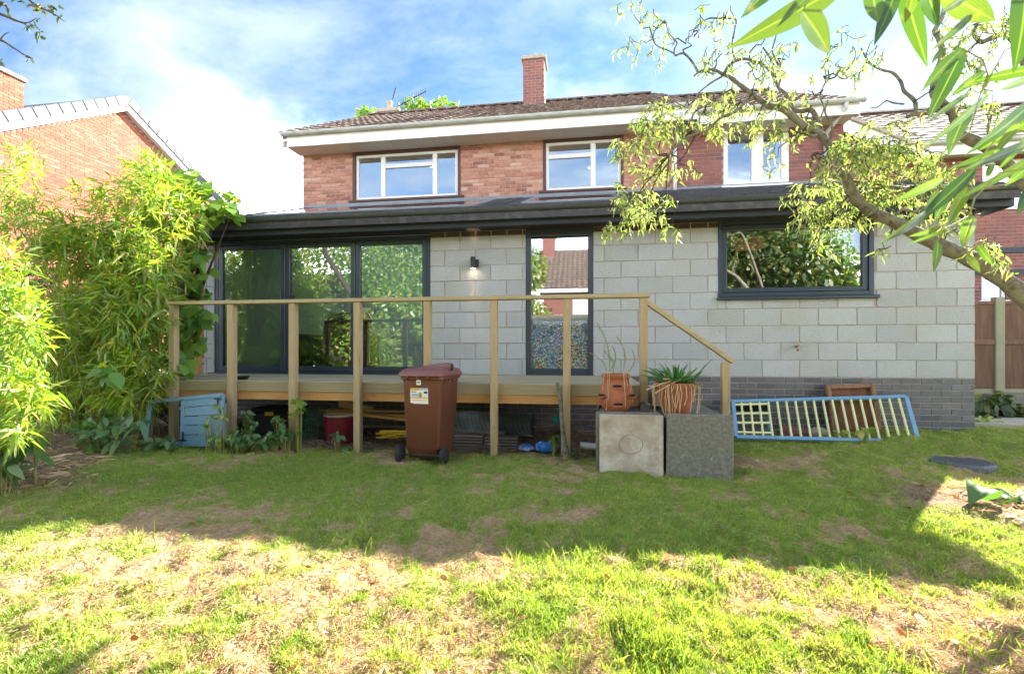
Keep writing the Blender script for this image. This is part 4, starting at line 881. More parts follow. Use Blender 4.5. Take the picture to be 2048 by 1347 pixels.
for s in (-1, 1):
    x = s*.235
    w = autosm(MB().add([], []).lathe([(.035, -.024), (.068, -.026), (.082, -.018), (.086, 0), (.082, .018), (.068, .026), (.035, .024)], 24).obj('wheel', 'rubber', bn)); w.matrix_basis = Matrix.Translation((x, -.235, .085)) @ Matrix.Rotation(math.pi/2, 4, 'Y')
    h = MB().lathe([(.0, -.028), (.04, -.028), (.045, -.02), (.045, .02), (.04, .028), (.0, .028)], 16)
    for k in range(6): a = k*math.pi/3; h.bar((.03*math.cos(a), .03*math.sin(a), 0), (.07*math.cos(a), .07*math.sin(a), 0), .012, .05)
    h.obj('hub', 'black_plastic', w)
def fp(z): return -.2555+(.80-z)*.037     # front plane of the body
def sticker(x0, x1, z0, z1, mt, par, lift, nm='sticker'):
    return MB().add([(x0, fp(z0)-lift, z0), (x1, fp(z0)-lift, z0), (x1, fp(z1)-lift, z1), (x0, fp(z1)-lift, z1), (x0, fp(z0)-lift+.0008, z0), (x1, fp(z0)-lift+.0008, z0), (x1, fp(z1)-lift+.0008, z1), (x0, fp(z1)-lift+.0008, z1)], [(0, 1, 2, 3), (7, 6, 5, 4), (0, 4, 5, 1), (1, 5, 6, 2), (2, 6, 7, 3), (3, 7, 4, 0)]).obj(nm, mt, par)
st = sticker(-.115, .075, .605, .755, 'paper', bn, .002); st['label'] = 'white council sticker with orange and blue bands'
for x0, x1, z0, z1, mt in ((-.115, -.02, .73, .755, 'ink_orange'), (-.03, .075, .735, .755, 'ink_blue'), (-.11, .072, .652, .664, 'ink_orange'), (-.105, -.05, .712, .720, 'ink_dark'), (.03, .068, .700, .722, 'ink_dark'), (-.10, -.03, .67, .70, 'ink_blue'), (-.10, .06, .63, .638, 'ink_orange')): sticker(x0, x1, z0, z1, mt, st, .003, 'print')
gm = MB().lathe([(.0, -.0005), (.014, -.0005), (.018, 0), (.0, .0005)], 16); gp = gm.obj('emblem', 'ink_green', st); gp.matrix_basis = Matrix.Translation((-.008, fp(.685)-.0032, .685)) @ Matrix.Rotation(math.pi/2, 4, 'X') @ Matrix.Scale(1.5, 4, (0, 1, 0))
s2 = sticker(-.045, .003, .785, .835, 'paper', bn, .008, 'label'); 
for z in (.802, .812): sticker(-.035, -.012, z, z+.006, 'ink_dark', s2, .009, 'print')
sticker(-.085, .078, .598, .607, 'paper', bn, .0028, 'label')

# ------------------------------------------------------------ slabs, steps, pots
def slab(name, x0, x1, y0, y1, z0, z1, mt, label, cat='paving slab', rot=0, grp='paving slabs below the pots'):
    o = MB().box(x0-(x0+x1)/2, x1-(x0+x1)/2, 0, y1-y0, 0, z1-z0).obj(name, mt, bevel=.008); o.location = ((x0+x1)/2, y0, z0); o.rotation_euler = (math.radians(-1.5), rot, 0); return tag(o, label, cat, grp)
slab('paving_slab', .150, .718, 4.42, 4.465, -.04, .532, 'slab_pale', 'pale stained square paving slab standing upright under the strawberry pot')
slab('paving_slab', .740, 1.305, 4.40, 4.45, -.05, .548, 'slab_dark', 'dark speckled paving slab standing upright under the green leaved pot', rot=.012)
slab('paving_slab', .120, .70, 4.50, 4.55, -.03, .545, 'slab_mid', 'grey paving slab mostly hidden behind the pale slab')
om = [(.43+.105*math.cos(t)+.003*math.sin(3*t), 4.4185, .265+.085*math.sin(t)+.003*math.sin(4*t+1)) for t in np.linspace(0, 2*math.pi, 40)]
ps = bpy.data.objects['paving_slab']; mk = MB().tube([Vector(q)-Vector(ps.location) for q in om], .0024, 5).obj('cast_mark', 'slab_mid', None); mk.parent = ps
st_ = thing('concrete_step', 'concrete block step carrying the two terracotta pots beside the deck', 'step', (.75, 4.9, 0))
MB().box(.17, .745, 4.56, 5.35, -.05, .515).obj('block', 'slab_mid', st_, bevel=.012); MB().box(.76, 1.30, 4.56, 5.5, -.05, .52).obj('block', 'slab_dark', st_, bevel=.012)
p = at(1232, 820, 4.74); PZ = .518
sp = thing('strawberry_pot', 'terracotta strawberry pot with side pockets and spindly stems', 'plant pot', (p.x, 4.74, PZ))
prof_ = [(.0, 0), (.096, 0)]+[(.101+.058*math.sin(math.pi*min(1, t*1.02)**.92)+.022*t, .31*t) for t in np.linspace(.03, 1, 22)]+[(.124, .325), (.137, .338), (.141, .355), (.138, .37), (.129, .374), (.118, .36), (.11, .33), (.0, .33)]
autosm(MB().lathe(prof_, 40, (p.x, 4.74, PZ)).obj('pot_body', 'terracotta', sp))
for a, z in ((-1.57, .255), (-2.45, .165), (-.70, .165), (-1.52, .085)):
    r = .104+.058*math.sin(math.pi*min(1, z/.31*1.02)**.92)+.022*z/.31; c = Vector((p.x+r*math.cos(a), 4.74+r*math.sin(a), PZ+z)); nrm_ = Vector((math.cos(a), math.sin(a), .25)).normalized(); tan_ = Vector((-math.sin(a), math.cos(a), 0)); upv = nrm_.cross(tan_)
    pts = [c+nrm_*(.010-.022*math.sin(t))+tan_*.052*math.cos(t)+upv*.020*(math.sin(t)) for t in np.linspace(math.pi, 2*math.pi, 13)]
    m = MB().tube(pts, [.003+.0055*math.sin(math.pi*i/12) for i in range(13)], 7); m.obj('pocket_lip', 'terracotta', sp, smooth=True)
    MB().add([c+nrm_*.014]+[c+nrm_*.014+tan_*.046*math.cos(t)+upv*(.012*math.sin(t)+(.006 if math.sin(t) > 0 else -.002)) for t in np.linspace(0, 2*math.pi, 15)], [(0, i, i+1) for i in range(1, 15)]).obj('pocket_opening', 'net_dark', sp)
def sprig(base, top, n, L, W, rad=.004, bend=.05):
    pts = [Vector(base).lerp(Vector(top), t)+Vector((bend*math.sin(t*3), 0, 0)) for t in np.linspace(0, 1, 9)]
    P = []; Dr = []
    for i in range(n):
        t = .15+.85*i/n; k = min(int(t*8), 7); q = pts[k].lerp(pts[k+1], t*8-k); P.append(q); a = random.uniform(0, 6.28); Dr.append((math.cos(a), math.sin(a), .6))
    return pts, leaves(P, Dr, np.full(n, L)*RNG.uniform(.6, 1.2, n), W, .1)
lv = []; m = MB()
for bx, by, tx, ty, n, L in ((1219, 742, 1192, 645, 90, .028), (1246, 742, 1232, 672, 60, .024), (1220, 742, 1222, 690, 40, .022), (1212, 742, 1178, 705, 25, .02), (1256, 744, 1262, 700, 20, .02), (1226, 745, 1205, 700, 30, .03)):
    pts, l = sprig(at(bx, by, 4.74), at(tx, ty, 4.70), n, L, .0022); m.tube(pts, [.005]*5+[.0035]*4, 5); lv.append(l)
m.obj('stems', 'cane', sp); leaf_obj('sprigs', lv, 'leaf_strap', sp)
dd = MB()
for k in range(9):
    a = random.uniform(-2.6, -.5); b0 = Vector((p.x+.1*math.cos(a), 4.74+.1*math.sin(a), PZ+.37)); dd.tube([b0, b0+Vector((.05*math.cos(a), .05*math.sin(a), .03)), b0+Vector((.08*math.cos(a), .085*math.sin(a), -random.uniform(.08, .36)))], .0022, 4)
dd.obj('dead_stems', 'dead_straw', sp)
p = at(1352, 822, 4.72); PZ = .525
tp2 = thing('terracotta_pot', 'round terracotta pot of green strap leaves and hanging dead leaves', 'plant pot', (p.x, 4.72, PZ))
autosm(MB().lathe([(.0, 0), (.122, 0), (.128, .01), (.165, .17), (.172, .225), (.19, .228), (.195, .24), (.195, .285), (.186, .29), (.176, .285), (.170, .25), (.0, .25)], 32, (p.x, 4.72, PZ)).obj('pot_body', 'terracotta_smooth', tp2))
n = 95; a = RNG.uniform(0, 6.283, n); r = RNG.uniform(.0, .15, n); P = np.stack([p.x+r*np.cos(a), 4.72+r*np.sin(a), np.full(n, PZ+.25)], 1)
Dr = np.stack([np.cos(a)*RNG.uniform(.25, 1.0, n), np.sin(a)*RNG.uniform(.25, 1.0, n), RNG.uniform(.55, 1.3, n)], 1)
leaf_obj('strap_leaves', [leaves(P, Dr, RNG.uniform(.18, .42, n), RNG.uniform(.008, .013, n), RNG.uniform(.2, .65, n), prof=((0, .6), (.2, .9), (.45, 1), (.7, .8), (.9, .35), (1, 0)))], 'leaf_strap', tp2)
dd = MB()
for k in range(30):
    a = random.choice((random.gauss(-.75, .45), random.gauss(-2.2, .4), random.uniform(-3.1, 0))); r0 = .18; b0 = Vector((p.x+r0*math.cos(a), 4.72+r0*math.sin(a), PZ+.28)); q = .21+random.uniform(0, .02); dd.tube([b0, Vector((p.x+q*math.cos(a), 4.72+q*math.sin(a), PZ+.27)), Vector((p.x+(q+.005)*math.cos(a+random.uniform(-.1, .1)), 4.72+(q+.005)*math.sin(a), PZ+.27-random.uniform(.04, .16))), Vector((p.x+(q-.01)*math.cos(a+random.uniform(-.15, .15)), 4.72+(q)*math.sin(a), PZ+.27-random.uniform(.14, .34)))], random.uniform(.0018, .004), 4)
for x0, z0, x1, z1 in ((-.02, .30, -.30, .20), (.03, .31, -.22, .17), (-.05, .29, -.15, .30)): dd.tube([(p.x+x0, 4.60, PZ+z0+.02), (p.x+(x0+x1)/2, 4.55, PZ+(z0+z1)/2+.035), (p.x+x1, 4.52, PZ+z1+.03)], .006, 5)
dd.obj('dead_leaves', 'dead_straw', tp2)
lg = at(1288, 806, 4.72); o = MB().lathe([(.0, 0), (.045, 0), (.046, .20), (.0, .20)], 16).obj('log', 'bark_dark', bevel=.004); o.matrix_basis = Matrix.Translation((lg.x, 4.62, .565)) @ Matrix.Rotation(-math.pi/2, 4, 'X'); tag(o, 'short round log lying between the two terracotta pots', 'log')
# things on the deck
pn = at(484, 752, 5.25); o = autosm(MB().lathe([(.0, 0), (.075, 0), (.105, .035), (.11, .04), (.10, .035), (.072, .008), (.0, .008)], 20).obj('shallow_pan', 'charcoal')); o.location = (pn.x, 5.22, DT+.001); tag(o, 'black shallow pan left on the deck boards', 'pan')

# ------------------------------------------------------------ playpen gate, rusty tray, blue frame by the plinth
GYb, GYt = 5.97, 6.40
def gp_(px, py, f): return at(px, py, GYb+(GYt-GYb)*f)
bl_, br_ = gp_(1472, 882, 0), gp_(1836, 874, 0); tl_, tr_ = gp_(1466, 803, 1), gp_(1811, 793, 1)
bl_.z = br_.z = (bl_.z+br_.z)/2
gate = thing('slatted_gate', 'blue framed panel with yellow slats and lattice leaning on the blue brick plinth', 'gate', tuple(bl_))
MB().bar(tl_, tr_, .04, .045, (0, .7, .7)).obj('frame_rail', 'paint_blue', gate, bevel=.004); MB().bar(bl_, br_, .04, .045, (0, .7, .7)).obj('frame_rail', 'paint_blue', gate, bevel=.004)
for a, b2 in ((bl_, tl_), (br_, tr_)): MB().bar(a, b2, .045, .04, (0, -.7, .6)).obj('frame_stile', 'paint_blue', gate, bevel=.004)
fr_ = [(140-80)/1190+i*.0535 for i in range(18)]
for i, f in enumerate(fr_): MB().bar(bl_.lerp(br_, f), tl_.lerp(tr_, f), .024, .024, (0, -.7, .6)).obj('slat', 'paint_yellow', gate, bevel=.006)
for f in (.10, .36, .62, .88): MB().bar(bl_.lerp(tl_, f)+Vector((.02, .014, .012)), bl_.lerp(tl_, f).lerp(br_.lerp(tr_, f), fr_[3]/1.0)+Vector((.012, .014, .012)), .024, .016, (0, -.7, .6)).obj('lattice_bar', 'paint_yellow', gate)
q0, q1 = at(1470, 798, 6.45), at(1540, 793, 6.45); f2 = thing('wooden_screen', 'pale blue wooden screen standing behind the yellow slatted gate', 'screen', (q0.x, 6.45, .1))
m = MB().box(q0.x-.15, q1.x, 6.44, 6.47, q0.z-.03, q0.z).box(q1.x-.03, q1.x, 6.44, 6.47, .1, q0.z-.03).box(q0.x-.15, q0.x-.12, 6.44, 6.47, .1, q0.z-.03); m.obj('frame_bars', 'paint_blue', f2, bevel=.003); MB().box(q0.x-.119, q1.x-.031, 6.45, 6.46, .35, q0.z-.031).obj('mesh_panel', 'net_dark', f2)
q0, q1 = at(1655, 783, 6.5), at(1752, 770, 6.5); b0 = at(1668, 872, 6.3); b1 = at(1762, 868, 6.3)
tr = thing('rusty_tray', 'old rusty brown metal tray leaning on the plinth behind the slats', 'tray', tuple(b0))
R0 = Matrix.Rotation(math.radians(-9), 4, 'X') @ Matrix.Rotation(math.radians(-3), 4, 'Y'); w_ = q1.x-q0.x; hh = .64
m = MB().box(0, w_, 0, .012, 0, hh); o = m.obj('tray_base', 'rust', tr); o2 = MB().box(0, .05, -.05, -.001, 0, hh).box(w_-.05, w_, -.05, -.001, 0, hh).box(.05, w_-.05, -.05, -.001, hh-.055, hh).box(.05, w_-.05, -.05, -.001, 0, .05).obj('tray_rim', 'rust_pale', tr, bevel=.008)
for k in (o, o2): k.matrix_basis = Matrix.Translation((q0.x, 6.40, .05)) @ R0
def lump(name, c, r, sq, mt, label, cat, seed=0):
    bm = bmesh.new(); bmesh.ops.create_icosphere(bm, subdivisions=2, radius=1); rr = random.Random(seed)
    for v in bm.verts: v.co = Vector((v.co.x*r*sq[0], v.co.y*r*sq[1], v.co.z*r*sq[2]))*(1+rr.uniform(-.14, .14))
    me = bpy.data.meshes.new(name); bm.to_mesh(me); bm.free(); me.materials.append(MATS[mt]); o = link(name, me, None, c); return tag(o, label, cat)
q = at(1585, 868, 6.25); lump('brick_rubble', (q.x, 6.25, .12), .11, (1.6, .8, .7), 'brick_dark', 'broken red brick lying behind the yellow slats', 'rubble', 1)
q = at(1637, 868, 6.2); lump('stone', (q.x, 6.2, .13), .085, (1.2, .9, .8), 'stone_cap', 'rounded grey stone lying behind the yellow slats', 'stone', 2)
mc = gr(1921, 905, .13); mh = thing('manhole_cover', 'round dark metal manhole cover set in the grass near the house corner', 'manhole', (mc.x, mc.y, .13)); gz = float(hgt(mc.x, mc.y))
MB().lathe([(.0, .0), (.235, 0), (.255, -.012), (.26, -.08)][::-1], 36, (mc.x, mc.y, gz+.018)).obj('cover_plate', 'manhole_metal', mh)
m = MB()
for i in range(-7, 8):
    for j in range(-7, 8):
        if math.hypot(i, j)*.03 < .215: m.box(mc.x+i*.03-.009, mc.x+i*.03+.009, mc.y+j*.03-.009, mc.y+j*.03+.009, gz+.0185, gz+.023)
stuff(m.obj('tread_studs', 'manhole_metal', mh, fix=False))

# ------------------------------------------------------------ hutch front and clutter under the deck
hY = 4.80
hp = thing('hutch_panel', 'blue painted hutch front with boarded door and mesh opening leaning on the posts', 'panel', tuple(at(365, 888, hY)))
TLc, TRc, BRc, BLc = at(301, 803, hY), at(446, 789, hY), at(440, 889, hY), at(291, 886, hY); TMc, BMc = TLc.lerp(TRc, .46), BLc.lerp(BRc, .50)
up_ = (0, -1, 0)
for a, b2 in ((TLc, TRc), (BLc, BRc), (BLc, TLc), (BMc, TMc), (BRc, TRc)): MB().bar(a, b2, .042, .03, up_).obj('frame_bar', 'paint_blue', hp, bevel=.003)
for i in range(5):
    f0, f1 = i/5+.012, (i+1)/5-.004; a, b2, c, d = BMc.lerp(TMc, f0), BRc.lerp(TRc, f0), BRc.lerp(TRc, f1), BMc.lerp(TMc, f1); y0, y1 = hY-.006, hY+.010
    MB().add([(v.x, y0, v.z) for v in (a, b2, c, d)]+[(v.x, y1, v.z) for v in (a, b2, c, d)], [(0, 1, 2, 3), (7, 6, 5, 4), (0, 4, 5, 1), (1, 5, 6, 2), (2, 6, 7, 3), (3, 7, 4, 0)]).obj('plank', 'paint_blue', hp, bevel=.003)
m = MB()
for i in range(1, 22): a = BLc.lerp(BMc, i/22); b2 = TLc.lerp(TMc, i/22); m.bar((a.x, hY, a.z), (b2.x, hY, b2.z), .0013, .0013)
for i in range(1, 30): a = BLc.lerp(TLc, i/30); b2 = BMc.lerp(TMc, i/30); m.bar((a.x, hY, a.z), (b2.x, hY, b2.z), .0013, .0013)
stuff(m.obj('wire_mesh', 'black_plastic', hp, fix=False))
h0 = at(436, 797, hY-.02); h1 = at(366, 880, hY-.02)
for h, s in ((h0, -1), (h1, 1)): MB().box(h.x-.045, h.x+.045, hY-.028, hY-.022, h.z-.008, h.z+.008).box(h.x-.008, h.x+.008, hY-.027, hY-.021, *sorted((h.z, h.z+s*.10))).obj('hinge', 'black_plastic', hp)
q0, q1 = at(351, 813, 5.15), at(366, 868, 5.15); wf = thing('plastic_grille', 'cream plastic surround standing behind the mesh of the blue hutch', 'panel', (q0.x, 5.15, 0)); MB().box(q0.x, q0.x+.035, 5.14, 5.17, 0.05, q0.z).box(q0.x+.035, q0.x+.35, 5.14, 5.17, q0.z-.04, q0.z).box(q0.x+.315, q0.x+.35, 5.14, 5.17, .05, q0.z-.04).obj('frame_bars', 'paper', wf, bevel=.004)
q0, q1 = at(440, 806, 5.1), at(463, 888, 5.1); o = MB().box(q0.x-.25, q1.x, 5.10, 5.125, 0, q0.z).obj('white_board', 'upvc_soffit', bevel=.004); tag(o, 'dull white board standing behind the right edge of the blue hutch', 'board')
q0, q1 = at(505, 815, 5.7), at(578, 872, 5.7); cr = thing('plastic_crate', 'black plastic crate with yellow tag under the deck', 'crate', (q0.x, 5.7, 0))
MB().box(q0.x, q1.x, 5.7, 6.1, 0, q0.z-.05).obj('crate_body', 'black_plastic', cr, bevel=.02); MB().box(q0.x-.02, q1.x+.02, 5.68, 6.12, q0.z-.049, q0.z).obj('crate_lid', 'charcoal', cr, bevel=.01)
t0, t1 = at(529, 823, 5.66), at(546, 831, 5.66); MB().box(t0.x, t1.x, 5.664, 5.672, t1.z, t0.z).obj('tag', 'rope_yellow', cr)
q0, q1 = at(607, 821, 5.35), at(634, 872, 5.35); wc = thing('wire_basket', 'green wire basket beside the second bare post under the deck', 'basket', (q0.x, 5.35, 0)); m = MB()
x0, x1 = q0.x-.14, q1.x
for z in (.04, .15, .27, q0.z-.01, q0.z):
    m.tube([(x0, 5.35, z), (x1, 5.35, z), (x1, 5.6, z), (x0, 5.6, z), (x0, 5.35, z)], .004, 5)
for i in range(9): x = x0+(x1-x0)*i/8; m.bar((x, 5.35, 0), (x+.02, 5.35, q0.z), .004, .004); m.bar((x, 5.6, 0), (x, 5.6, q0.z), .004, .004)
m.tube([(x0, 5.35, .1), (x1, 5.35, q0.z-.03)], .004, 5); m.obj('wires', 'wire_green', wc)
q = at(683, 872, 5.55); tz = at(683, 830, 5.35).z; rd = (at(716, 850, 5.35).x-at(650, 850, 5.35).x)/2
rt = thing('red_tub', 'dark red round tub with a zinc rim under the deck', 'tub', (q.x, 5.55, 0)); autosm(MB().lathe([(.0, -.02), (rd*.86, -.02), (rd*.97, tz-.05), (rd, tz-.05), (rd, tz-.03), (rd*.9, tz-.03)], 30, (q.x, 5.55, 0)).obj('tub_body', 'bucket_red', rt)); MB().lathe([(rd*.95, tz-.03), (rd*1.03, tz-.025), (rd*1.03, tz), (rd*.93, tz)], 30, (q.x, 5.55, 0)).obj('tub_rim', 'zinc', rt)
for i, (a, b2, Yy, w, h, lab) in enumerate((((640, 819), (840, 822), 5.62, .09, .03, 'grey topped plank lying uppermost above the red tub'), ((655, 826), (838, 832), 5.45, .07, .04, 'yellowish plank lying below the grey one above the tub'), ((735, 830), (850, 842), 5.40, .05, .035, 'narrow batten sloping down towards the bin'), ((678, 806), (745, 819), 5.6, .03, .085, 'short offcut plank tilted down to the right under the joist'))):
    o = MB().bar(at(*a, Yy), at(*b2, Yy+.1), w, h).obj('plank', 'wood_joist' if i in (1, 2) else 'wood_rail', bevel=.003); tag(o, lab, 'plank', 'timber stored under the deck')
m = MB(); rp = thing('yellow_rope', 'loose bundle of yellow rope strands beside the bin under the deck', 'rope', tuple(at(780, 875, 5.2)))
for k in range(16):
    y0 = 868+random.uniform(-6, 8); pts = [at(748+random.uniform(0, 20)+i*11, y0+4-i*(1.3+k*.09)-5*math.sin(i*.55+k*.2), 5.15+.02*k) for i in range(8)]; m.tube(pts, .0045, 5)
m.obj('strands', 'rope_yellow', rp)
# roll of chicken wire
ra_, rb_ = at(880, 842, 5.72), at(1066, 850, 5.55); wr = thing('chicken_wire_roll', 'thick roll of hexagonal chicken wire lying under the deck', 'wire roll', tuple(ra_)); ax = (rb_-ra_); Lr = ax.length; ax.normalize(); e1 = ax.cross(Vector((0, 0, 1))).normalized(); e2 = e1.cross(ax); m = MB(); rr0 = .135
for fam in (1, -1):
    for k in range(34):
        a0 = 2*math.pi*k/34; pts = []
        for i in range(46):
            f = i/45; a = a0+fam*f*9+.05*math.sin(i*2.0+k); r = rr0*(1+.04*math.sin(3*a+f*9)); pts.append(ra_+ax*Lr*f+e1*r*math.cos(a)+e2*r*math.sin(a))
        m.tube(pts, .0024, 3)
stuff(m.obj('wire_mesh', 'wire', wr, fix=False)); MB().tube([ra_, rb_], rr0*.93, 14).obj('inner_roll', 'charcoal', wr)
pa, pb = at(905, 861, 5.6), at(1010, 866, 5.5); o = autosm(MB().tube([pa, pa.lerp(pb, .5)+Vector((0, 0, -.01)), pb], .028, 12).obj('grey_pipe', 'wood_grey')); tag(o, 'grey weathered pole lying below the roll of chicken wire', 'pole')
bs = thing('board_stack', 'two stacks of grey weathered slatted boards under the wire roll', 'board stack', tuple(at(970, 900, 5.4))); 
for a, b2, off in ((900, 967, 0), (969, 1034, 5)):
    for k in range(6):
        q0, q1 = at(a, 901-k*6.0+off, 5.38), at(b2, 901-k*6.0+off, 5.38); MB().box(q0.x, q1.x-.004, 5.36+random.uniform(0, .03), 5.55, q0.z-.006, q0.z+.018).obj('board', 'wood_grey', bs, bevel=.003)
s0, s1 = at(1115, 764, 4.84), at(1131, 908, 4.84); o = autosm(MB().tube([s0, s0.lerp(s1, .25)+Vector((.012, 0, 0)), s0.lerp(s1, .6)+Vector((.0, 0, 0)), s0.lerp(s1, .85), s1], [.016, .020, .022, .032, .048], 9).obj('wooden_stake', 'bark')); tag(o, 'rough wooden stake leaning against the deck edge beside a post', 'stake')
def bag(c, r, sq, seed, mt, label, name='plastic_bag', cat='bag'):
    o = lump(name, c, r, sq, mt, label, cat, seed); return o
q = at(1092, 893, 5.2); bag((q.x, 5.2, .06), .11, (1.2, .8, .6), 5, 'bag_blue', 'crumpled blue plastic bag lying nearest the leaning stake'); q = at(1052, 893, 5.2); bag((q.x, 5.22, .045), .075, (1.2, .9, .6), 6, 'bag_blue', 'small flattened blue bag lying left of the larger one')
q = at(1113, 838, 5.5); bag((q.x, 5.5, q.z), .055, (.9, .5, 1.1), 7, 'cloth_teal', 'small teal cloth scrap hanging in the dark under the deck', 'cloth_scrap', 'cloth')
m = MB(); m.tube([at(1068, 853, 5.5), at(1100, 852, 5.48), at(1125, 848, 5.5), at(1160, 849, 5.5), at(1196, 847, 5.5)], [.012, .014, .013, .012, .01], 7); o = m.obj('bare_branch', 'bark'); tag(o, 'thin bare branch lying behind the leaning stake', 'branch')
q0, q1 = at(1160, 889, 5.1), at(1200, 893, 5.1); o = autosm(MB().tube([q0, q1], .035, 12).obj('white_pipe', 'pipe_white')); tag(o, 'short white plastic pipe lying left of the slabs', 'pipe')
# ------------------------------------------------------------ bamboo and shrubs on the left
def sprays(pts, dirs, k, L, W, down=.35, spread=.75, droop=.25):
    P = np.repeat(pts, k, 0)+RNG.normal(size=(len(pts)*k, 3))*.025; Dm = np.repeat(dirs, k, 0)
    Dv = nrmz(Dm+RNG.normal(size=Dm.shape)*spread+np.array([0, 0, -down]))
    n = len(P); rr = np.clip(np.repeat(RNG.random(len(pts)), k)*.6+RNG.random(n)*.5-.05, 0, 1)
    return leaves(P, Dv, L*RNG.uniform(.6, 1.25, n), W*RNG.uniform(.7, 1.2, n), droop*RNG.uniform(.3, 1.6, n), rnd=rr, prof=((0, .15), (.25, .95), (.6, .8), (1, 0)))
def bamboo(name, label, cat, cl, base, L, W, k=6, m='leaf_bamboo', group=None, culm=.008, nculm=26, yl=None):
    root = thing(name, label, cat, tuple(base)); parts = []; mb = MB(); allp = []
    for (px, py, rx, ry, Y, rY, n) in cl:
        p, d = cluster(px, py, rx, ry, Y, rY, n, .1); p = p[p[:, 2] > hgt(p[:, 0], p[:, 1])+.03]
        c = p.mean(0); dv = nrmz(p-c+np.array([.0, -.12, .10])); parts.append(sprays(p, dv, k, L, W)); allp.append(p)
    allp = np.concatenate(allp)
    for i in range(nculm):
        e = Vector(allp[RNG.integers(len(allp))]); b0 = Vector(base)+Vector((random.uniform(-.45, .45), random.uniform(-.35, .35), -.05)); mid = b0.lerp(e, .55); mid.z += abs(e.z-b0.z)*.18; mid = Vector((b0.x*.65+e.x*.35, b0.y*.65+e.y*.35, mid.z))
        pts = [b0*((1-t)**2)+mid*(2*t*(1-t))+e*t*t for t in np.linspace(0, 1, 10)]; mb.tube(pts, [culm*(1-.75*t) for t in np.linspace(0, 1, 10)], 6)
    mb.obj('culms', 'cane', root, smooth=True); leaf_obj('foliage', parts, m, root); return root
bamboo('bamboo', 'dense dark green bamboo clump filling the bed left of the deck', 'bamboo',
       [(250, 480, 120, 140, 5.2, .5, 380), (262, 600, 96, 150, 5.0, .4, 420), (215, 650, 110, 150, 5.1, .5, 380), (295, 370, 55, 70, 5.4, .3, 130), (150, 490, 90, 70, 5.0, .4, 180), (345, 430, 65, 70, 5.6, .3, 170), (250, 760, 95, 70, 4.9, .4, 260), (350, 540, 40, 60, 5.6, .2, 80), (120, 650, 90, 120, 5.0, .4, 240), (130, 780, 100, 70, 5.2, .4, 240), (200, 820, 110, 36, 5.3, .3, 200), (110, 470, 50, 50, 5.0, .3, 50), (180, 390, 45, 40, 5.2, .3, 16)],
       (-5.45, 5.2, 0), .17, .0115)
bamboo('bamboo', 'bright sunlit bamboo arching in at the far left edge', 'bamboo',
       [(30, 790, 80, 75, 3.05, .25, 130), (40, 660, 60, 90, 3.2, .25, 130), (0, 560, 60, 90, 3.3, .25, 90), (20, 860, 60, 30, 2.9, .2, 40)], (-4.75, 3.15, 0), .15, .010, nculm=16)
bamboo('bamboo', 'thin pale airy bamboo tops standing before the orange gable', 'bamboo',
       [(40, 350, 55, 80, 4.6, .4, 70), (25, 440, 60, 60, 4.6, .4, 80), (70, 420, 45, 50, 4.7, .3, 40)], (-6.1, 4.7, 0), .14, .009, k=5, nculm=14)
vine = thing('climbing_vine', 'broad leaved climbing vine spilling over the corner of the extension roof', 'vine', (-5.6, 6.0, 0))
HEART = ((0, .3), (.1, .85), (.3, 1), (.6, .72), (.85, .28), (1, 0))
parts = []; mb = MB()
for px, py, rx, ry, Y, rY, n in ((385, 370, 40, 32, 6.0, .25, 55), (430, 400, 50, 35, 6.0, .2, 60), (455, 425, 25, 18, 6.0, .15, 18), (395, 440, 45, 40, 5.9, .25, 55), (400, 510, 32, 45, 5.9, .25, 40), (385, 580, 30, 50, 5.8, .25, 40), (370, 660, 35, 60, 5.6, .3, 50), (345, 360, 35, 40, 5.9, .2, 40), (395, 620, 25, 30, 5.5, .2, 20), (350, 740, 40, 50, 5.2, .3, 40), (225, 745, 30, 16, 4.45, .1, 8)):
    p, d = cluster(px, py, rx, ry, Y, rY, n, .1); dv = nrmz(d*np.array([1, 1, 0])+np.array([.35, -.6, -.55])+RNG.normal(size=(n, 3))*.35)
    parts.append(leaves(p, dv, RNG.uniform(.11, .20, n), RNG.uniform(.05, .085, n), .25, nrm=RNG.normal(size=(n, 3))*.45+np.array([.1, -.55, .8]), prof=HEART, rnd=np.clip(RNG.random(n)*.75+(.35 if py < 450 else 0)*RNG.random(n), 0, 1)))
    c = p.mean(0)
    for i in range(max(3, n//9)): e = p[RNG.integers(n)]; mb.tube([(-5.6+random.uniform(-.1, .1), 5.9, 0 if py > 600 else 1.2), (c[0], c[1], c[2]-.15), e], [.012, .006, .003], 5)
mb.obj('stems', 'bark_dark', vine); leaf_obj('leaves', parts, 'leaf_vine', vine)
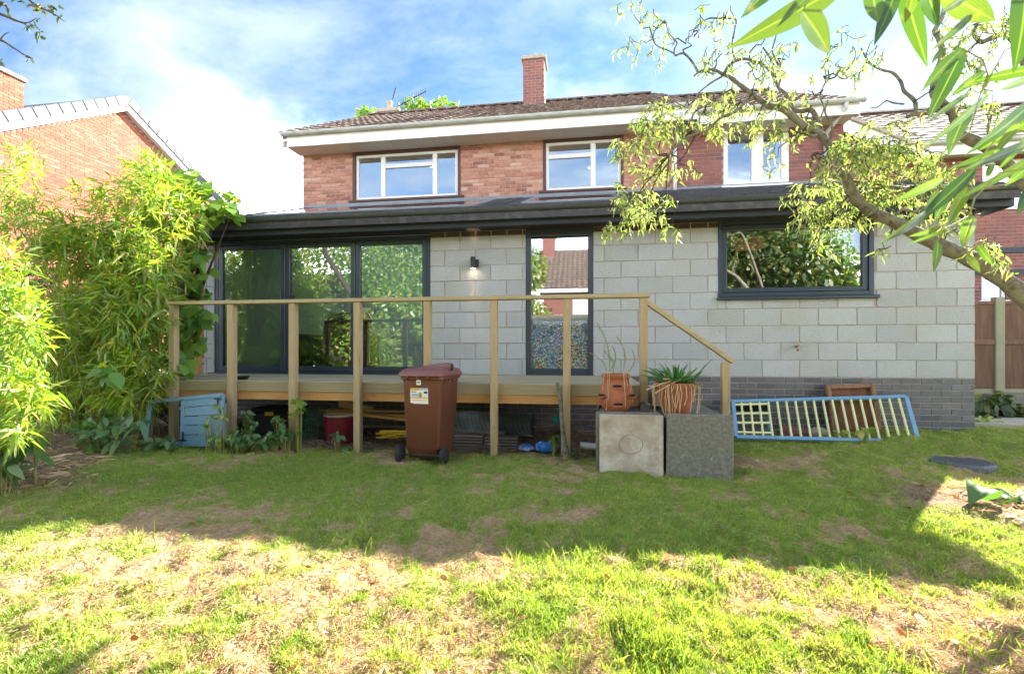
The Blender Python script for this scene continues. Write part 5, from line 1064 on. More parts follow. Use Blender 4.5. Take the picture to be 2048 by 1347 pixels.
def shrub(name, label, cat, base, cl, L, W, m, prof=((0, .25), (.2, .9), (.5, 1), (.8, .5), (1, 0)), up=.5, droop=.35, shell=.1, group=None, nst=10):
    root = thing(name, label, cat, tuple(base), group); parts = []; mb = MB()
    for px, py, rx, ry, Y, rY, n in cl:
        p, d = cluster(px, py, rx, ry, Y, rY, n, shell); zz = hgt(p[:, 0], p[:, 1])+.01; p[:, 2] = np.maximum(p[:, 2], zz+RNG.random(n)*.03)
        dv = nrmz(d+np.array([0, -.25, up*.4])+RNG.normal(size=(n, 3))*.5); parts.append(leaves(p, dv, L*RNG.uniform(.6, 1.25, n), W*RNG.uniform(.7, 1.2, n), droop, nrm=RNG.normal(size=(n, 3))*.5+np.array([0, -.4, .9]), prof=prof))
        for i in range(min(nst, n)): e = p[RNG.integers(n)]; b0 = (e[0]*.5+p[:, 0].mean()*.5, e[1]*.5+p[:, 1].mean()*.5, float(hgt(e[0], e[1]))-.02); mb.tube([b0, ((b0[0]+e[0])/2, (b0[1]+e[1])/2, (b0[2]+e[2])/2+.02), e], [.005, .004, .002], 5)
    mb.obj('stems', 'cane', root); leaf_obj('leaves', parts, m, root); return root
def gb(px, py): v = gr(px, py); v.z = float(hgt(v.x, v.y)); return v
OV = ((0, .2), (.15, .7), (.4, 1), (.7, .7), (1, 0))
shrub('leafy_shrub', 'blue green broad leaved shrub at the foot of the dark bamboo', 'shrub', gb(215, 905), [(205, 870, 60, 34, 4.35, .25, 70), (250, 850, 55, 26, 4.5, .2, 45), (180, 840, 45, 26, 4.5, .2, 26)], .16, .034, 'leaf_mid', prof=OV)
shrub('leafy_shrub', 'large leaved plant at the far left edge of the bed', 'shrub', gb(40, 930), [(40, 885, 60, 30, 3.35, .2, 46), (5, 915, 40, 30, 3.1, .2, 30)], .17, .052, 'leaf_mid', prof=HEART)
shrub('leafy_weed', 'low leafy weed at the bottom corner of the blue hutch', 'weed', gb(315, 897), [(312, 888, 34, 10, 4.62, .12, 34), (345, 882, 22, 9, 4.66, .1, 16)], .12, .03, 'leaf_mid', prof=OV)
shrub('leafy_weed', 'tall pale weed in front of the blue hutch door', 'weed', gb(437, 885), [(438, 815, 10, 6, 4.65, .05, 12), (446, 830, 9, 8, 4.65, .05, 9), (424, 836, 12, 6, 4.65, .05, 12), (415, 855, 12, 8, 4.65, .05, 12), (440, 878, 26, 12, 4.65, .1, 46)], .055, .02, 'leaf_bamboo', prof=OV)
shrub('leafy_weed', 'green weeds around the second bare post', 'weed', gb(490, 880), [(485, 868, 30, 16, 4.75, .12, 60), (500, 845, 14, 16, 4.78, .06, 26), (492, 826, 10, 8, 4.8, .05, 10), (470, 885, 30, 8, 4.65, .1, 40)], .07, .026, 'leaf_mid', prof=OV)
shrub('leafy_weed', 'bushy weeds below the black crate', 'weed', gb(550, 880), [(560, 845, 16, 16, 4.85, .08, 34), (575, 865, 22, 14, 4.8, .08, 40), (545, 875, 36, 12, 4.75, .1, 70), (520, 885, 26, 7, 4.7, .1, 34)], .07, .026, 'leaf_mid', prof=OV)
shrub('leafy_weed', 'bright weed climbing the third post', 'weed', gb(596, 880), [(594, 803, 15, 10, 4.84, .05, 22), (600, 818, 14, 8, 4.84, .05, 16), (590, 830, 10, 10, 4.86, .04, 8)], .07, .027, 'leaf_bamboo', prof=OV)
shrub('leafy_weed', 'small weed growing against the red tub', 'weed', gb(675, 885), [(673, 872, 11, 8, 4.95, .05, 14), (690, 895, 12, 4, 4.9, .05, 8)], .075, .03, 'leaf_mid', prof=OV)
shrub('leafy_weed', 'dark weeds behind the wooden stake', 'weed', gb(1106, 900), [(1108, 880, 9, 18, 5.05, .06, 36), (1145, 905, 10, 5, 5.0, .05, 14)], .06, .018, 'leaf_mid', prof=OV)
shrub('leafy_weed', 'little weed growing up between the yellow slats', 'weed', gb(1725, 880), [(1728, 861, 14, 9, 5.95, .05, 18), (1682, 866, 10, 7, 6.0, .05, 10)], .07, .026, 'leaf_bamboo', prof=OV)
shrub('leafy_shrub', 'dark glossy shrub at the foot of the fence by the house corner', 'shrub', gb(1990, 850), [(1985, 815, 36, 30, 7.75, .25, 240), (2030, 830, 34, 22, 7.7, .2, 120), (1968, 832, 22, 16, 7.6, .2, 60)], .15, .04, 'leaf_dark', prof=OV)
shrub('leafy_weed', 'yellow green weed beside the path at the house corner', 'weed', gb(1960, 850), [(1965, 840, 10, 10, 7.0, .08, 18), (1990, 848, 14, 5, 7.0, .1, 14)], .08, .02, 'leaf_bamboo', prof=OV)
hl = thing('broad_leaf_plant', 'low plant with two big ribbed leaves on the bare soil at the right', 'plant', tuple(gb(1975, 1015)))
def big_leaf(base, tip, w, m, par, name='leaf', sag=.12, n=9, cross=5, nrm=(0, -.35, 1), fold=.25, rib=0):
    base = Vector(base); tip = Vector(tip); L = (tip-base).length; d = (tip-base)/L; nv = Vector(nrm); s = d.cross(nv).normalized(); u = s.cross(d); V = []; Fc = []
    for i in range(n):
        t = i/(n-1); ww = w*max(.03, 2.74*(t+.012)**.55*(1-t))
        for j in range(cross):
            q = -1+2*j/(cross-1); V.append(base+d*L*t+s*ww*q+u*(abs(q)*ww*fold+sag*L*math.sin(math.pi*t)*1.0+rib*math.cos(q*12)))
    for i in range(n-1):
        for j in range(cross-1): a = i*cross+j; Fc.append((a, a+1, a+cross+1, a+cross))
    m_ = MB().add(V, Fc); o = m_.obj(name, m, par, smooth=True, fix=False); o.data.attributes.new('across', 'FLOAT', 'POINT').data.foreach_set('value', [-1+2*j/(cross-1) for _ in range(n) for j in range(cross)]); return o
for b0, t0, w in (((1975, 1003), (1938, 1010), .10), ((1990, 1004), (2032, 1000), .06)):
    B_, T_ = gr(*b0, .03), gr(*t0, .05); big_leaf(B_+Vector((0, .05, .0)), T_, w, 'leaf_mid', hl, sag=.35, n=12, cross=11, rib=.003).data.attributes.new('rnd', 'FLOAT', 'POINT').data.foreach_set('value', [.4]*132)
stx = thing('strap_leaf_plant', 'dark strappy plant with a pale bent stem at the right edge', 'plant', tuple(gb(2045, 1010))); q = gr(2046, 1008, 0)
n = 26; an = RNG.uniform(0, 6.28, n); leaf_obj('leaves', [leaves(np.tile([q.x, q.y, q.z+.02], (n, 1)), np.stack([np.cos(an), np.sin(an), RNG.uniform(.2, 1, n)], 1), RNG.uniform(.15, .3, n), .012, .5)], 'leaf_strap', stx)
MB().tube([gr(2040, 1016, .0), gr(2030, 1005, .05), gr(2034, 990, .08), gr(2052, 985, .07)], .009, 7).obj('stem', 'cane', stx, smooth=True)
MB().tube([gr(2012, 1028, .02), gr(2030, 1040, .02), gr(2060, 1047, .03)], [.012, .02, .015], 7).obj('pale_stalk', 'pipe_white', stx, smooth=True)

# ------------------------------------------------------------ contorted willow on the right
wil = thing('contorted_willow', 'contorted willow leaning in from the right with twisted branches and yellow green leaves', 'tree', (3.75, 3.5, 0))
WY_ = 3.55; tb = MB(); nodes = []
def branch(pl, rad, Y=WY_, jit=.0, n=9, dy=0.):
    P = [at(px, py, Y+dy*i/max(1, len(pl)-1)) for i, (px, py) in enumerate(pl)]; R0 = [rad[0]+(rad[1]-rad[0])*i/(len(pl)-1) for i in range(len(pl))]
    Q = []; RR = []
    for i in range(len(P)-1):      # Catmull-Rom through the points
        a, b2, c, d = P[max(i-1, 0)], P[i], P[i+1], P[min(i+2, len(P)-1)]
        for t in (0, .25, .5, .75): Q.append(.5*((2*b2)+(c-a)*t+(2*a-5*b2+4*c-d)*t*t+(3*b2-a-3*c+d)*t**3)); RR.append(R0[i]+(R0[i+1]-R0[i])*t)
    Q.append(P[-1]); RR.append(R0[-1]); px2m = .82*(Y/(cT+.6*sT))/F
    tb.tube(Q, [r*px2m*(1+.08*math.sin(k*1.7)) for k, r in enumerate(RR)], n); nodes.extend(Q)
tr1 = [(2260, 800), (2150, 668), (2048, 590), (1990, 547), (1940, 517), (1880, 491), (1830, 466), (1790, 444), (1745, 426), (1716, 402), (1703, 384), (1693, 356), (1684, 344), (1676, 316), (1656, 286), (1636, 266), (1612, 256), (1590, 236), (1562, 216), (1540, 212), (1520, 200), (1502, 186), (1480, 170), (1462, 156), (1447, 148)]
branch(tr1[:9], (22, 12.5), n=12); branch(tr1[8:17], (13.5, 8), n=10); branch(tr1[16:], (9, 4), n=9)
tb.tube([at(2260, 800, WY_)+Vector((.28, .1, -.9)), at(2260, 800, WY_)+Vector((.12, 0, -.3)), at(2260, 800, WY_), at(2150, 668, WY_)], [.12, .10, .085, .07], 12)
for pl, rad, dy in (([(1642, 268), (1634, 255), (1632, 235), (1622, 220), (1606, 222), (1590, 220), (1578, 200), (1570, 186), (1556, 174), (1550, 150), (1548, 130), (1538, 112), (1526, 95)], (7, 2.2), .1),
    ([(1636, 262), (1630, 272), (1612, 268), (1596, 262)], (5, 2), -.1), ([(1556, 174), (1562, 150), (1556, 128), (1545, 104), (1550, 80), (1556, 58)], (3.5, 1.5), .15),
    ([(1506, 196), (1490, 204), (1478, 218), (1456, 230), (1440, 236), (1416, 260), (1392, 268), (1372, 276), (1358, 286), (1346, 300), (1338, 312)], (4.6, 2), -.15), ([(1392, 268), (1378, 252), (1384, 236), (1392, 222), (1420, 206), (1442, 190), (1464, 178)], (2.6, 2), .05),
    ([(1447, 150), (1432, 141), (1414, 139), (1398, 144), (1388, 152)], (4, 2), 0), ([(1446, 152), (1422, 166), (1404, 180), (1394, 190), (1388, 202)], (2.4, 1.4), -.1),
    ([(1396, 144), (1386, 126), (1372, 110), (1362, 107), (1350, 111), (1349, 98), (1354, 86), (1344, 74), (1336, 62), (1332, 44)], (3, 1.4), .1), ([(1350, 108), (1334, 100), (1322, 96), (1312, 90)], (2, 1.2), 0),
    ([(1447, 148), (1458, 132), (1472, 122), (1490, 118), (1508, 122), (1524, 128), (1540, 142), (1552, 164), (1556, 174)], (3.6, 3), .1), ([(1466, 78), (1470, 56), (1472, 40), (1458, 37), (1440, 37), (1418, 37), (1402, 46), (1390, 56), (1384, 70), (1372, 78)], (2.4, 1.4), .2), ([(1470, 118), (1464, 98), (1466, 78)], (2.4, 2.2), .2),
    ([(1690, 346), (1672, 350), (1656, 344), (1648, 322), (1640, 308), (1622, 312)], (4.4, 2), -.1), ([(1702, 388), (1696, 366), (1686, 358), (1664, 350), (1652, 336)], (6, 4), -.05),
    ([(1690, 338), (1730, 332), (1770, 338), (1800, 350), (1840, 366), (1900, 372), (1950, 366)], (2.6, 2), .3), ([(1702, 362), (1740, 368), (1786, 374), (1830, 378), (1880, 372), (1940, 378), (2010, 372)], (3.4, 4.5), .3), ([(1760, 392), (1800, 384), (1830, 372), (1870, 384), (1930, 392)], (2.6, 3), .25),
    ([(1790, 432), (1806, 418), (1830, 424), (1846, 414), (1876, 420), (1896, 416), (1930, 424)], (3, 4), .1),
    ([(1645, 262), (1640, 240), (1648, 215), (1640, 190), (1652, 160), (1650, 130), (1656, 105)], (2.2, 1.2), .1), ([(1660, 290), (1664, 250), (1650, 225), (1656, 200)], (3, 1.4), -.1)):
    branch(pl, rad, dy=dy, n=7)
for pl, rad in (([(2262, 818), (2330, 740), (2310, 620), (2200, 500), (2100, 420), (2030, 345), (1985, 302), (1935, 276), (1914, 266), (1912, 246), (1905, 226), (1886, 206), (1868, 190), (1872, 150), (1884, 112), (1880, 80), (1870, 60), (1886, 30), (1894, -30)], (17, 4)),
                ([(1880, 205), (1850, 226), (1830, 228), (1814, 234)], (8, 5)), ([(1830, 230), (1832, 212), (1826, 198), (1808, 182), (1802, 164), (1786, 146), (1764, 140), (1742, 128), (1730, 112), (1722, 96)], (5, 1.6)), ([(1808, 208), (1788, 206), (1772, 202), (1756, 214), (1742, 216)], (2.4, 1.2)),
                ([(2200, 500), (2120, 300), (2060, 150), (2020, 72), (1985, 76), (1962, 84), (1948, 66), (1956, 40), (1950, 0)], (10, 2)), ([(1962, 84), (1946, 92), (1930, 108)], (2, 1.2)), ([(1985, 302), (1976, 260), (1984, 222), (1972, 206)], (4, 1.5)), ([(2260, 830), (2120, 660), (2048, 604), (2010, 568), (1984, 548)], (15, 8))):
    branch(pl, rad, Y=WY_+.25, n=9)
tb.obj('trunk', 'bark', wil, smooth=True)
NP = np.array([tuple(q) for q in nodes]); tw = MB(); LV = []
CL = [(1262, 20, 55, 28, 7), (1300, 60, 60, 50, 7), (1335, 90, 50, 40, 7), (1280, 95, 40, 30, 4), (1400, 70, 40, 30, 3), (1452, 25, 55, 25, 7), (1412, 118, 36, 34, 6), (1440, 100, 30, 30, 6), (1400, 30, 40, 30, 4), (1525, 112, 50, 28, 6), (1500, 150, 60, 44, 12), (1540, 140, 40, 44, 9), (1580, 100, 30, 34, 5), (1682, 118, 40, 44, 9), (1720, 150, 60, 36, 8), (1758, 90, 36, 34, 5), (1700, 60, 40, 26, 3),
      (1345, 212, 60, 26, 20), (1320, 244, 50, 28, 18), (1290, 272, 44, 36, 18), (1262, 300, 40, 28, 12), (1346, 262, 36, 20, 8), (1425, 205, 36, 16, 8), (1470, 214, 46, 24, 16), (1500, 250, 50, 22, 14), (1440, 250, 40, 20, 12), (1556, 210, 44, 34, 9), (1300, 345, 54, 42, 24), (1340, 330, 36, 30, 12), (1262, 400, 46, 34, 24), (1312, 410, 40, 34, 20), (1240, 452, 34, 18, 10), (1342, 452, 16, 16, 5), (1285, 430, 40, 24, 14), (1380, 350, 20, 16, 3), (1420, 268, 20, 10, 4),
      (1700, 300, 56, 40, 40), (1760, 300, 56, 40, 44), (1820, 325, 56, 40, 40), (1654, 320, 36, 50, 14), (1682, 380, 56, 46, 42), (1740, 385, 56, 46, 42), (1790, 270, 60, 26, 18), (1640, 425, 44, 26, 24), (1700, 430, 46, 22, 20), (1800, 400, 56, 44, 34), (1870, 350, 56, 50, 32), (1850, 430, 56, 36, 14), (1930, 440, 40, 36, 12), (1985, 490, 44, 36, 14), (1610, 400, 30, 40, 12), (1640, 460, 26, 20, 8), (1560, 270, 36, 26, 10), (1604, 244, 34, 34, 10), (1530, 335, 34, 24, 4), (1660, 470, 30, 14, 6), (1770, 500, 14, 16, 2),
      (1905, 70, 50, 50, 14), (1962, 60, 44, 50, 18), (1985, 150, 36, 56, 14), (1930, 130, 36, 36, 9), (2020, 40, 30, 40, 10), (2000, 220, 34, 40, 8), (1560, 40, 40, 26, 4), (1620, 180, 20, 30, 3), (1940, 190, 30, 30, 4)]
rw2 = random.Random(3)
for px, py, rx, ry, nt_ in CL:
    Y0 = WY_+rw2.uniform(-.35, .45); c = at(px, py, Y0); k = int(np.argmin(((NP-np.array(c))**2).sum(1))); a = Vector(NP[k])
    if (c-a).length < 1.2:
        pts = [a.lerp(c, i/7)+Vector((rw2.uniform(-1, 1), rw2.uniform(-1, 1), rw2.uniform(-1, 1)))*(.028 if 0 < i < 7 else 0) for i in range(8)]; tw.tube(pts, [.006-.0006*i for i in range(8)], 5)
    for j in range(max(2, int(nt_*.8))):
        th = rw2.uniform(0, 6.283); r = math.sqrt(rw2.random()); p = at(px+rx*r*math.cos(th)*.9, py+ry*r*math.sin(th)*.8-6, Y0+rw2.uniform(-.18, .18))
        d = Vector((rw2.uniform(-1, .6), rw2.uniform(-.6, .6), rw2.uniform(-.9, .25))).normalized(); pts = [p]; n = rw2.randint(4, 6)
        for s_ in range(n):
            d = (d+Vector((rw2.uniform(-1, 1), rw2.uniform(-1, 1), rw2.uniform(-1.1, .7)))*.75).normalized(); pts.append(pts[-1]+d*rw2.uniform(.018, .032))
        tw.tube(pts, [.0026]*len(pts), 4)
        P = []; Dv = []
        for q in pts[1:]:
            for _ in range(rw2.choice((1, 2, 2))): P.append(q); Dv.append((rw2.uniform(-.8, .8), rw2.uniform(-.8, .8), rw2.uniform(-1.2, .15)))
        n = len(P); LV.append(leaves(P, Dv, RNG.uniform(.035, .07, n), RNG.uniform(.0045, .007, n), .35, curl=RNG.uniform(-.28, .28, n), prof=((0, .2), (.2, .9), (.4, 1), (.6, .8), (.8, .5), (1, 0)), rnd=np.clip(RNG.beta(1.6, 2.0, n), 0, 1)))
stuff(tw.obj('twigs', 'bark_dark', wil)); leaf_obj('crown', LV, 'leaf_willow', wil)
# dark overhanging branch in the top left corner
ot = thing('overhanging_tree', 'bare dark twigs with small leaves hanging in at the top left corner', 'tree', (-4.7, 2.4, 0)); tb = MB(); nodes = []
for pl, rad in (([(-330, -60), (-180, 0), (-40, 12), (0, 6), (14, 14), (18, 26)], (12, 1.5)), ([(-180, 0), (-40, 18), (0, 28), (28, 40), (48, 47), (58, 56)], (6, 1.8)), ([(48, 47), (60, 44), (72, 37)], (2, 1)), ([(-100, -80), (30, -20), (60, 2), (78, 14), (104, 26), (122, 37)], (5, 1.5)), ([(-180, 0), (-60, 65), (0, 80), (24, 94), (46, 108), (66, 118)], (5, 1.6)), ([(0, 80), (8, 70), (18, 64)], (2, 1)), ([(60, 48), (72, 54), (80, 62), (76, 78)], (1.6, 1))): branch(pl, rad, Y=3.0, n=6)
q = at(-330, -60, 3.0); tb.tube([(-4.9, 2.4, -.1), (-4.95, 2.4, 1.5), (q.x-.1, 2.7, q.z-.8), q], [.09, .08, .06, .045], 9); tb.obj('trunk', 'bark_dark', ot, smooth=True)
lv = []
for px, py, rx, ry, n, m in ((80, 14, 20, 10, 26, 'y'), (14, 16, 8, 10, 10, 'd'), (56, 52, 8, 6, 12, 'd'), (76, 66, 6, 14, 12, 'd'), (118, 34, 8, 4, 8, 'd'), (110, 12, 10, 10, 8, 'd'), (60, 117, 5, 4, 6, 'd'), (2, 118, 5, 14, 8, 'd'), (44, 2, 20, 6, 10, 'd'), (70, 40, 6, 4, 5, 'd')):
    p, d = cluster(px, py, rx, ry, 3.0, .06, n, 0); lv.append(leaves(p, d+np.array([0, 0, -.5])+RNG.normal(size=(n, 3))*.4, RNG.uniform(.025, .05, n), RNG.uniform(.006, .011, n), .2, rnd=np.full(n, .92) if m == 'y' else RNG.random(n)*.5))
leaf_obj('leaves', lv, 'leaf_dark', ot)
shrub('hedge', 'dark leafy hedge filling the gap behind the bamboo', 'hedge', (-7, 7.2, 0), [(330, 640, 70, 150, 7.2, .3, 500), (220, 650, 90, 150, 7.0, .3, 600), (90, 650, 110, 170, 6.6, .3, 700), (330, 790, 90, 60, 6.9, .3, 300), (160, 800, 120, 70, 6.6, .3, 500)], .2, .05, 'leaf_dark', prof=OV)
# tree tops beyond the ridge
def far_tree(name, label, cl, base, th_, L, m='leaf_vine', group=None, tr=.16):
    root = thing(name, label, 'tree', base, group); MB().tube([base, (base[0]+.1, base[1], base[2]+th_*.5), (base[0], base[1], base[2]+th_)], [tr, tr*.7, tr*.3], 8).obj('trunk', 'bark', root, smooth=True); lv = []
    for c, r, n in cl:
        d = nrmz(RNG.normal(size=(n, 3)))*(.25+.75*RNG.random(n)**.5)[:, None]; p = np.array(c)+d*np.array(r); lv.append(leaves(p, d+RNG.normal(size=(n, 3))*.7+np.array([0, 0, -.3]), L*RNG.uniform(.6, 1.3, n), L*.32*RNG.uniform(.7, 1.2, n), .3, prof=OV))
    leaf_obj('crown', lv, m, root); return root
a, b2, c = at(738, 233, 22), at(832, 216, 22), at(884, 214, 22)
far_tree('garden_tree', 'treetop showing in clumps above the ridge beside the short chimney', [(a, (.6, .5, .35), 160), (b2, (.55, .5, .5), 200), (c, (.9, .5, .3), 160), ((b2.x, 22, b2.z-1.6), (2.6, .9, 1.2), 700)], (b2.x, 22, 0), b2.z-.5, .26)

# ------------------------------------------------------------ big bamboo leaves close to the lens, top right
bs_ = thing('bamboo_branch', 'close bamboo branch with long translucent leaves hanging in at the top right', 'bamboo', (1.05, .75, 0))
def atd(px, py, t):
    u = (px-1024)/F; return Vector((t*(-sT+u*cT), t*(cT+u*sT), CZ+(H0-py)*t/F))
NL = [(1690, -30, 1455, 97, 62), (1570, -55, 1481, 37, 42), (1640, -25, 1553, 56, 26), (1604, 22, 1660, 109, 54), (1742, -30, 1756, 46, 40), (1792, -15, 1748, 92, 34), (1806, -25, 1855, 136, 42), (1828, -25, 1810, 46, 28), (1850, -25, 1876, 56, 36), (1886, -20, 1991, 42, 58), (1938, -12, 1880, 27, 20), (1944, 30, 1856, 106, 18), (2052, -40, 2026, 148, 58), (1893, 95, 1862, 130, 16), (1926, 96, 1842, 184, 30), (1926, 100, 1854, 242, 38), (1966, 147, 1898, 196, 22), (2075, 136, 1944, 164, 26), (2070, 152, 1996, 182, 22), (1940, 185, 1852, 246, 14), (1980, 188, 1842, 302, 18), (1935, 226, 1897, 312, 38), (2075, 195, 1928, 312, 34), (2075, 232, 1955, 302, 26), (2040, 245, 1985, 312, 20), (2015, 298, 1903, 336, 22), (2060, 285, 1922, 342, 24), (1886, 357, 1788, 402, 22), (1950, 338, 1822, 456, 32), (1850, 424, 1755, 488, 20), (2090, 300, 1904, 402, 20), (1936, 374, 1894, 452, 26), (1946, 430, 1924, 497, 26), (1882, 454, 1816, 473, 13), (1896, 460, 1812, 490, 10), (1876, 484, 1867, 545, 18), (1954, 490, 1986, 531, 16), (1932, 510, 1961, 546, 18), (1984, 328, 1974, 358, 14), (2060, 372, 2034, 432, 20), (1890, 398, 1868, 442, 18), (1846, 318, 1872, 334, 10), (2062, 330, 2010, 372, 22), (2050, 215, 2002, 262, 18), (1880, 385, 1846, 432, 22), (2075, 250, 1990, 345, 16)]
rl = random.Random(11); LEAFTEX = None
for i, (x0, y0, x1, y1, w) in enumerate(NL):
    t0 = .72+.5*rl.random(); t1 = t0+rl.uniform(-.05, .05); B_, T_ = atd(x0, y0, t0), atd(x1, y1, t1); d = (T_-B_).normalized(); view = ((B_+T_)/2-Vector((0, 0, CZ))).normalized()
    nv = (-view*1.0+d.cross(view)*rl.uniform(-.75, .75)); ww = w/2*(t0/F)/max(.45, abs(nv.normalized().dot(view)))
    big_leaf(B_, T_, ww*.80, 'leaf_close', bs_, sag=rl.uniform(-.05, .06), n=14, cross=7, nrm=nv, fold=rl.uniform(.05, .3))
m = MB()
for pl in ([(2110, 60), (2010, 100), (1960, 190), (1940, 262), (1890, 300)], [(2120, 250), (2000, 268), (1950, 330), (1905, 372), (1880, 384)], [(2100, 330), (2000, 345), (1950, 395), (1938, 432), (1890, 458), (1874, 484)], [(1946, 440), (1930, 480), (1936, 508), (1952, 492)], [(1600, -60), (1620, -10), (1606, 22)], [(2110, -40), (1900, -40), (1790, -22), (1700, -32), (1560, -62)], [(1960, 190), (1976, 150), (1966, 120), (1926, 98)]):
    m.tube([atd(x, y, .95+.02*math.sin(x)) for x, y in pl], .0016, 5)
ctl = [Vector((1.78, .42, -.05)), Vector((1.76, .44, .8)), Vector((1.70, .48, 1.5)), Vector((1.55, .56, 2.0)), atd(2110, -40, .95)]
m.tube(ctl, [.011, .010, .008, .005, .002], 8)
for (x, y), q in (((2110, 60), 3), ((2120, 250), 2), ((2100, 330), 2)): m.tube([ctl[q], ctl[q].lerp(atd(x, y, .95), .5)+Vector((0, 0, .05)), atd(x, y, .95)], [.003, .0024, .0016], 5)
m.obj('twigs', 'cane', bs_)

# ------------------------------------------------------------ behind the viewpoint: what the panes mirror
def back_tree(x, y, h, r, lab, m='leaf_vine', n=7000, L=.18):
    cl = []
    for k in range(7): a = k*.9; cl.append(((x+math.cos(a)*r*.5, y+math.sin(a)*r*.5, h*(.45+.08*k)), (r*.62, r*.62, h*.2), n//7))
    far_tree('garden_tree', lab, cl, (x, y, 0), h*.8, L, m)
for hx0, hx1, hh_, lab_ in ((-20, -3.6, 7.2, 'tall hedge added behind the viewpoint to block low sky in the sliding doors'), (2.6, 14, 4.6, 'tall hedge added behind the viewpoint to block low sky in the wide window')):  # both hedges are added, to keep low bright sky out of the reflections
    hr_ = thing('sky_screen_hedge', lab_, 'hedge', ((hx0+hx1)/2, -9.4, 0)); n = int(900*(hx1-hx0)); P = np.stack([RNG.uniform(hx0, hx1, n), -9.4+RNG.uniform(-.5, .6, n), hh_*RNG.random(n)**.8], 1); P[:, 2] *= .8+.35*vn(P[:, 0], P[:, 0]*0, .9, 4)
    leaf_obj('foliage', [leaves(P, RNG.normal(size=(n, 3))+np.array([0, .6, -.2]), .22*RNG.uniform(.6, 1.3, n), .07, .3, prof=OV)], 'leaf_vine', hr_); MB().box(hx0, hx1, -9.6, -9.4, 0, hh_*.7).obj('stems', 'bark_dark', hr_)
back_tree(-9.0, -9, 7.5, 2.8, 'leafy tree standing in the garden behind the viewpoint, mirrored in the left door'); back_tree(-6.0, -4.5, 4.2, 1.9, 'bright bushy tree behind the viewpoint, mirrored in the middle door', 'leaf_vine'); back_tree(-3.2, -7.5, 5.2, 1.7, 'dense yellow green tree behind the viewpoint, mirrored in the right door', 'leaf_bamboo', 8000)
back_tree(6.3, -4.6, 6.6, 2.5, 'dense bushy tree behind the viewpoint, mirrored in the wide window', 'leaf_dark', 9000, .2); back_tree(9.5, -9, 7.5, 2.6, 'twiggy tree behind the viewpoint, mirrored in the upstairs window', 'leaf_vine'); back_tree(1.9, -3.8, 2.3, 1.1, 'brownish shrub behind the viewpoint, mirrored low in the wide window', 'leaf_dark', 1800)
MHX = -2.75; mhs = thing('opposite_house', 'house across the garden with brown tiled roof and chimney, mirrored in the narrow window', 'house', (1, -17, 0))
MB().box(MHX+.4, 9, -22, -15.0, 0, 4.7).obj('wall', 'brick_dark_far', mhs)
lay_stuff('roof_tiles', [], 0, 0, 'tile_roof_far', mhs) if False else None
p_ = math.atan2(3.0, 4.2); R_ = Matrix.Rotation(math.pi, 3, 'Z') @ Matrix.Rotation(p_, 3, 'X'); m = MB()
for i in range(16):
    for j in range(40):
        s = i*.335; m.add([R_ @ Vector((v.co.x, v.co.y, v.co.z))+Vector((MHX+j*.3, -14.6-s*math.cos(p_), 4.75+s*math.sin(p_))) for v in TM.vertices], [tuple(q.vertices) for q in TM.polygons])
ro = MB().prism([(-14.7, 4.68), (-18.8, 7.6), (-22.9, 4.68)], MHX, 9.2).obj('roof', 'tile_roof_far', mhs); stuff(m.obj('roof_tiles', 'tile_roof_far', ro, fix=False))
MB().box(MHX-.05, 9.2, -14.62, -14.58, 4.5, 4.72).obj('fascia', 'upvc', mhs); MB().box(MHX+.1, MHX+.9, -18.9, -18.1, 6.5, 8.6).obj('chimney', 'brick_dark_far', mhs); MB().box(MHX+.02, MHX+.98, -18.98, -18.02, 8.6, 8.75).obj('chimney_cap', 'stone_cap', mhs)
simple = MB().box(-.6, 1.6, -15.03, -14.99, 2.9, 4.3).obj('window', 'upvc', mhs)
bf = thing('boundary_fence', 'wooden boundary fence across the end of the garden behind the viewpoint', 'fence', (0, -10, 0)); fbm_ = MB().box(0, .145, -.01, .01, 0, 1.7).mesh('fence_board', 'wood_joist')
for i in range(150): link('fence_board', fbm_, bf, (-12+i*.15, -10+.006*(i % 2), 0))

# ------------------------------------------------------------ lawn blades and dead thatch
def ground_pts(n):
    t1 = np.sqrt(RNG.uniform(1.45**2, 8.2**2, n//2)); t2 = 1/RNG.uniform(1/7.5, 1/1.45, n-n//2); t = np.concatenate([t1, t2]); u = RNG.uniform(-1.16, 1.16, n)
    return t*(-sT+u*cT), t*(cT+u*sT)
def allowed(x, y):
    ok = (y < 6.57) | (x > 4.82)
    ok &= (y < 6.88) | (x < 4.7)
    deckz = (x < .66) & (y > 5.02)
    ok &= ~deckz | (RNG.random(len(x)) < .05)
    ok &= ~((x > .14) & (x < 1.32) & (y > 4.44) & (y < 5.4))
    ok &= ((x-mc.x)**2+(y-mc.y)**2) > .24**2
    return ok
x, y = ground_pts(470000); g, so = masks(x, y); keep = allowed(x, y) & (RNG.random(len(x)) < (.30+.70*g)*(1-.93*so)); x, y, g = x[keep], y[keep], g[keep]; n = len(x)
z = hgt(x, y); a = RNG.uniform(0, 6.283, n); lean = RNG.uniform(.15, .9, n); gb_ = np.clip(blobs(x, y, GREEN), 0, 1); pn_ = fbm(x, y, 2.2, 41)
V, Q, R = leaves(np.stack([x, y, z-.004], 1), np.stack([np.cos(a)*lean, np.sin(a)*lean, np.ones(n)], 1), RNG.uniform(.018, .05, n)*(.35+.40*g+.7*gb_+.5*(pn_-.4)+1.0*vn(x, y, 13, 52)**2), RNG.uniform(.0012, .0024, n), RNG.uniform(.1, .7, n), nrm=RNG.normal(size=(n, 3)), prof=((0, .8), (.55, .85), (1, 0)), rnd=np.clip(.40*pn_+.40*vn(x, y, 11, 88)+.42*RNG.random(n)-.14-.12*gb_, 0, 1))
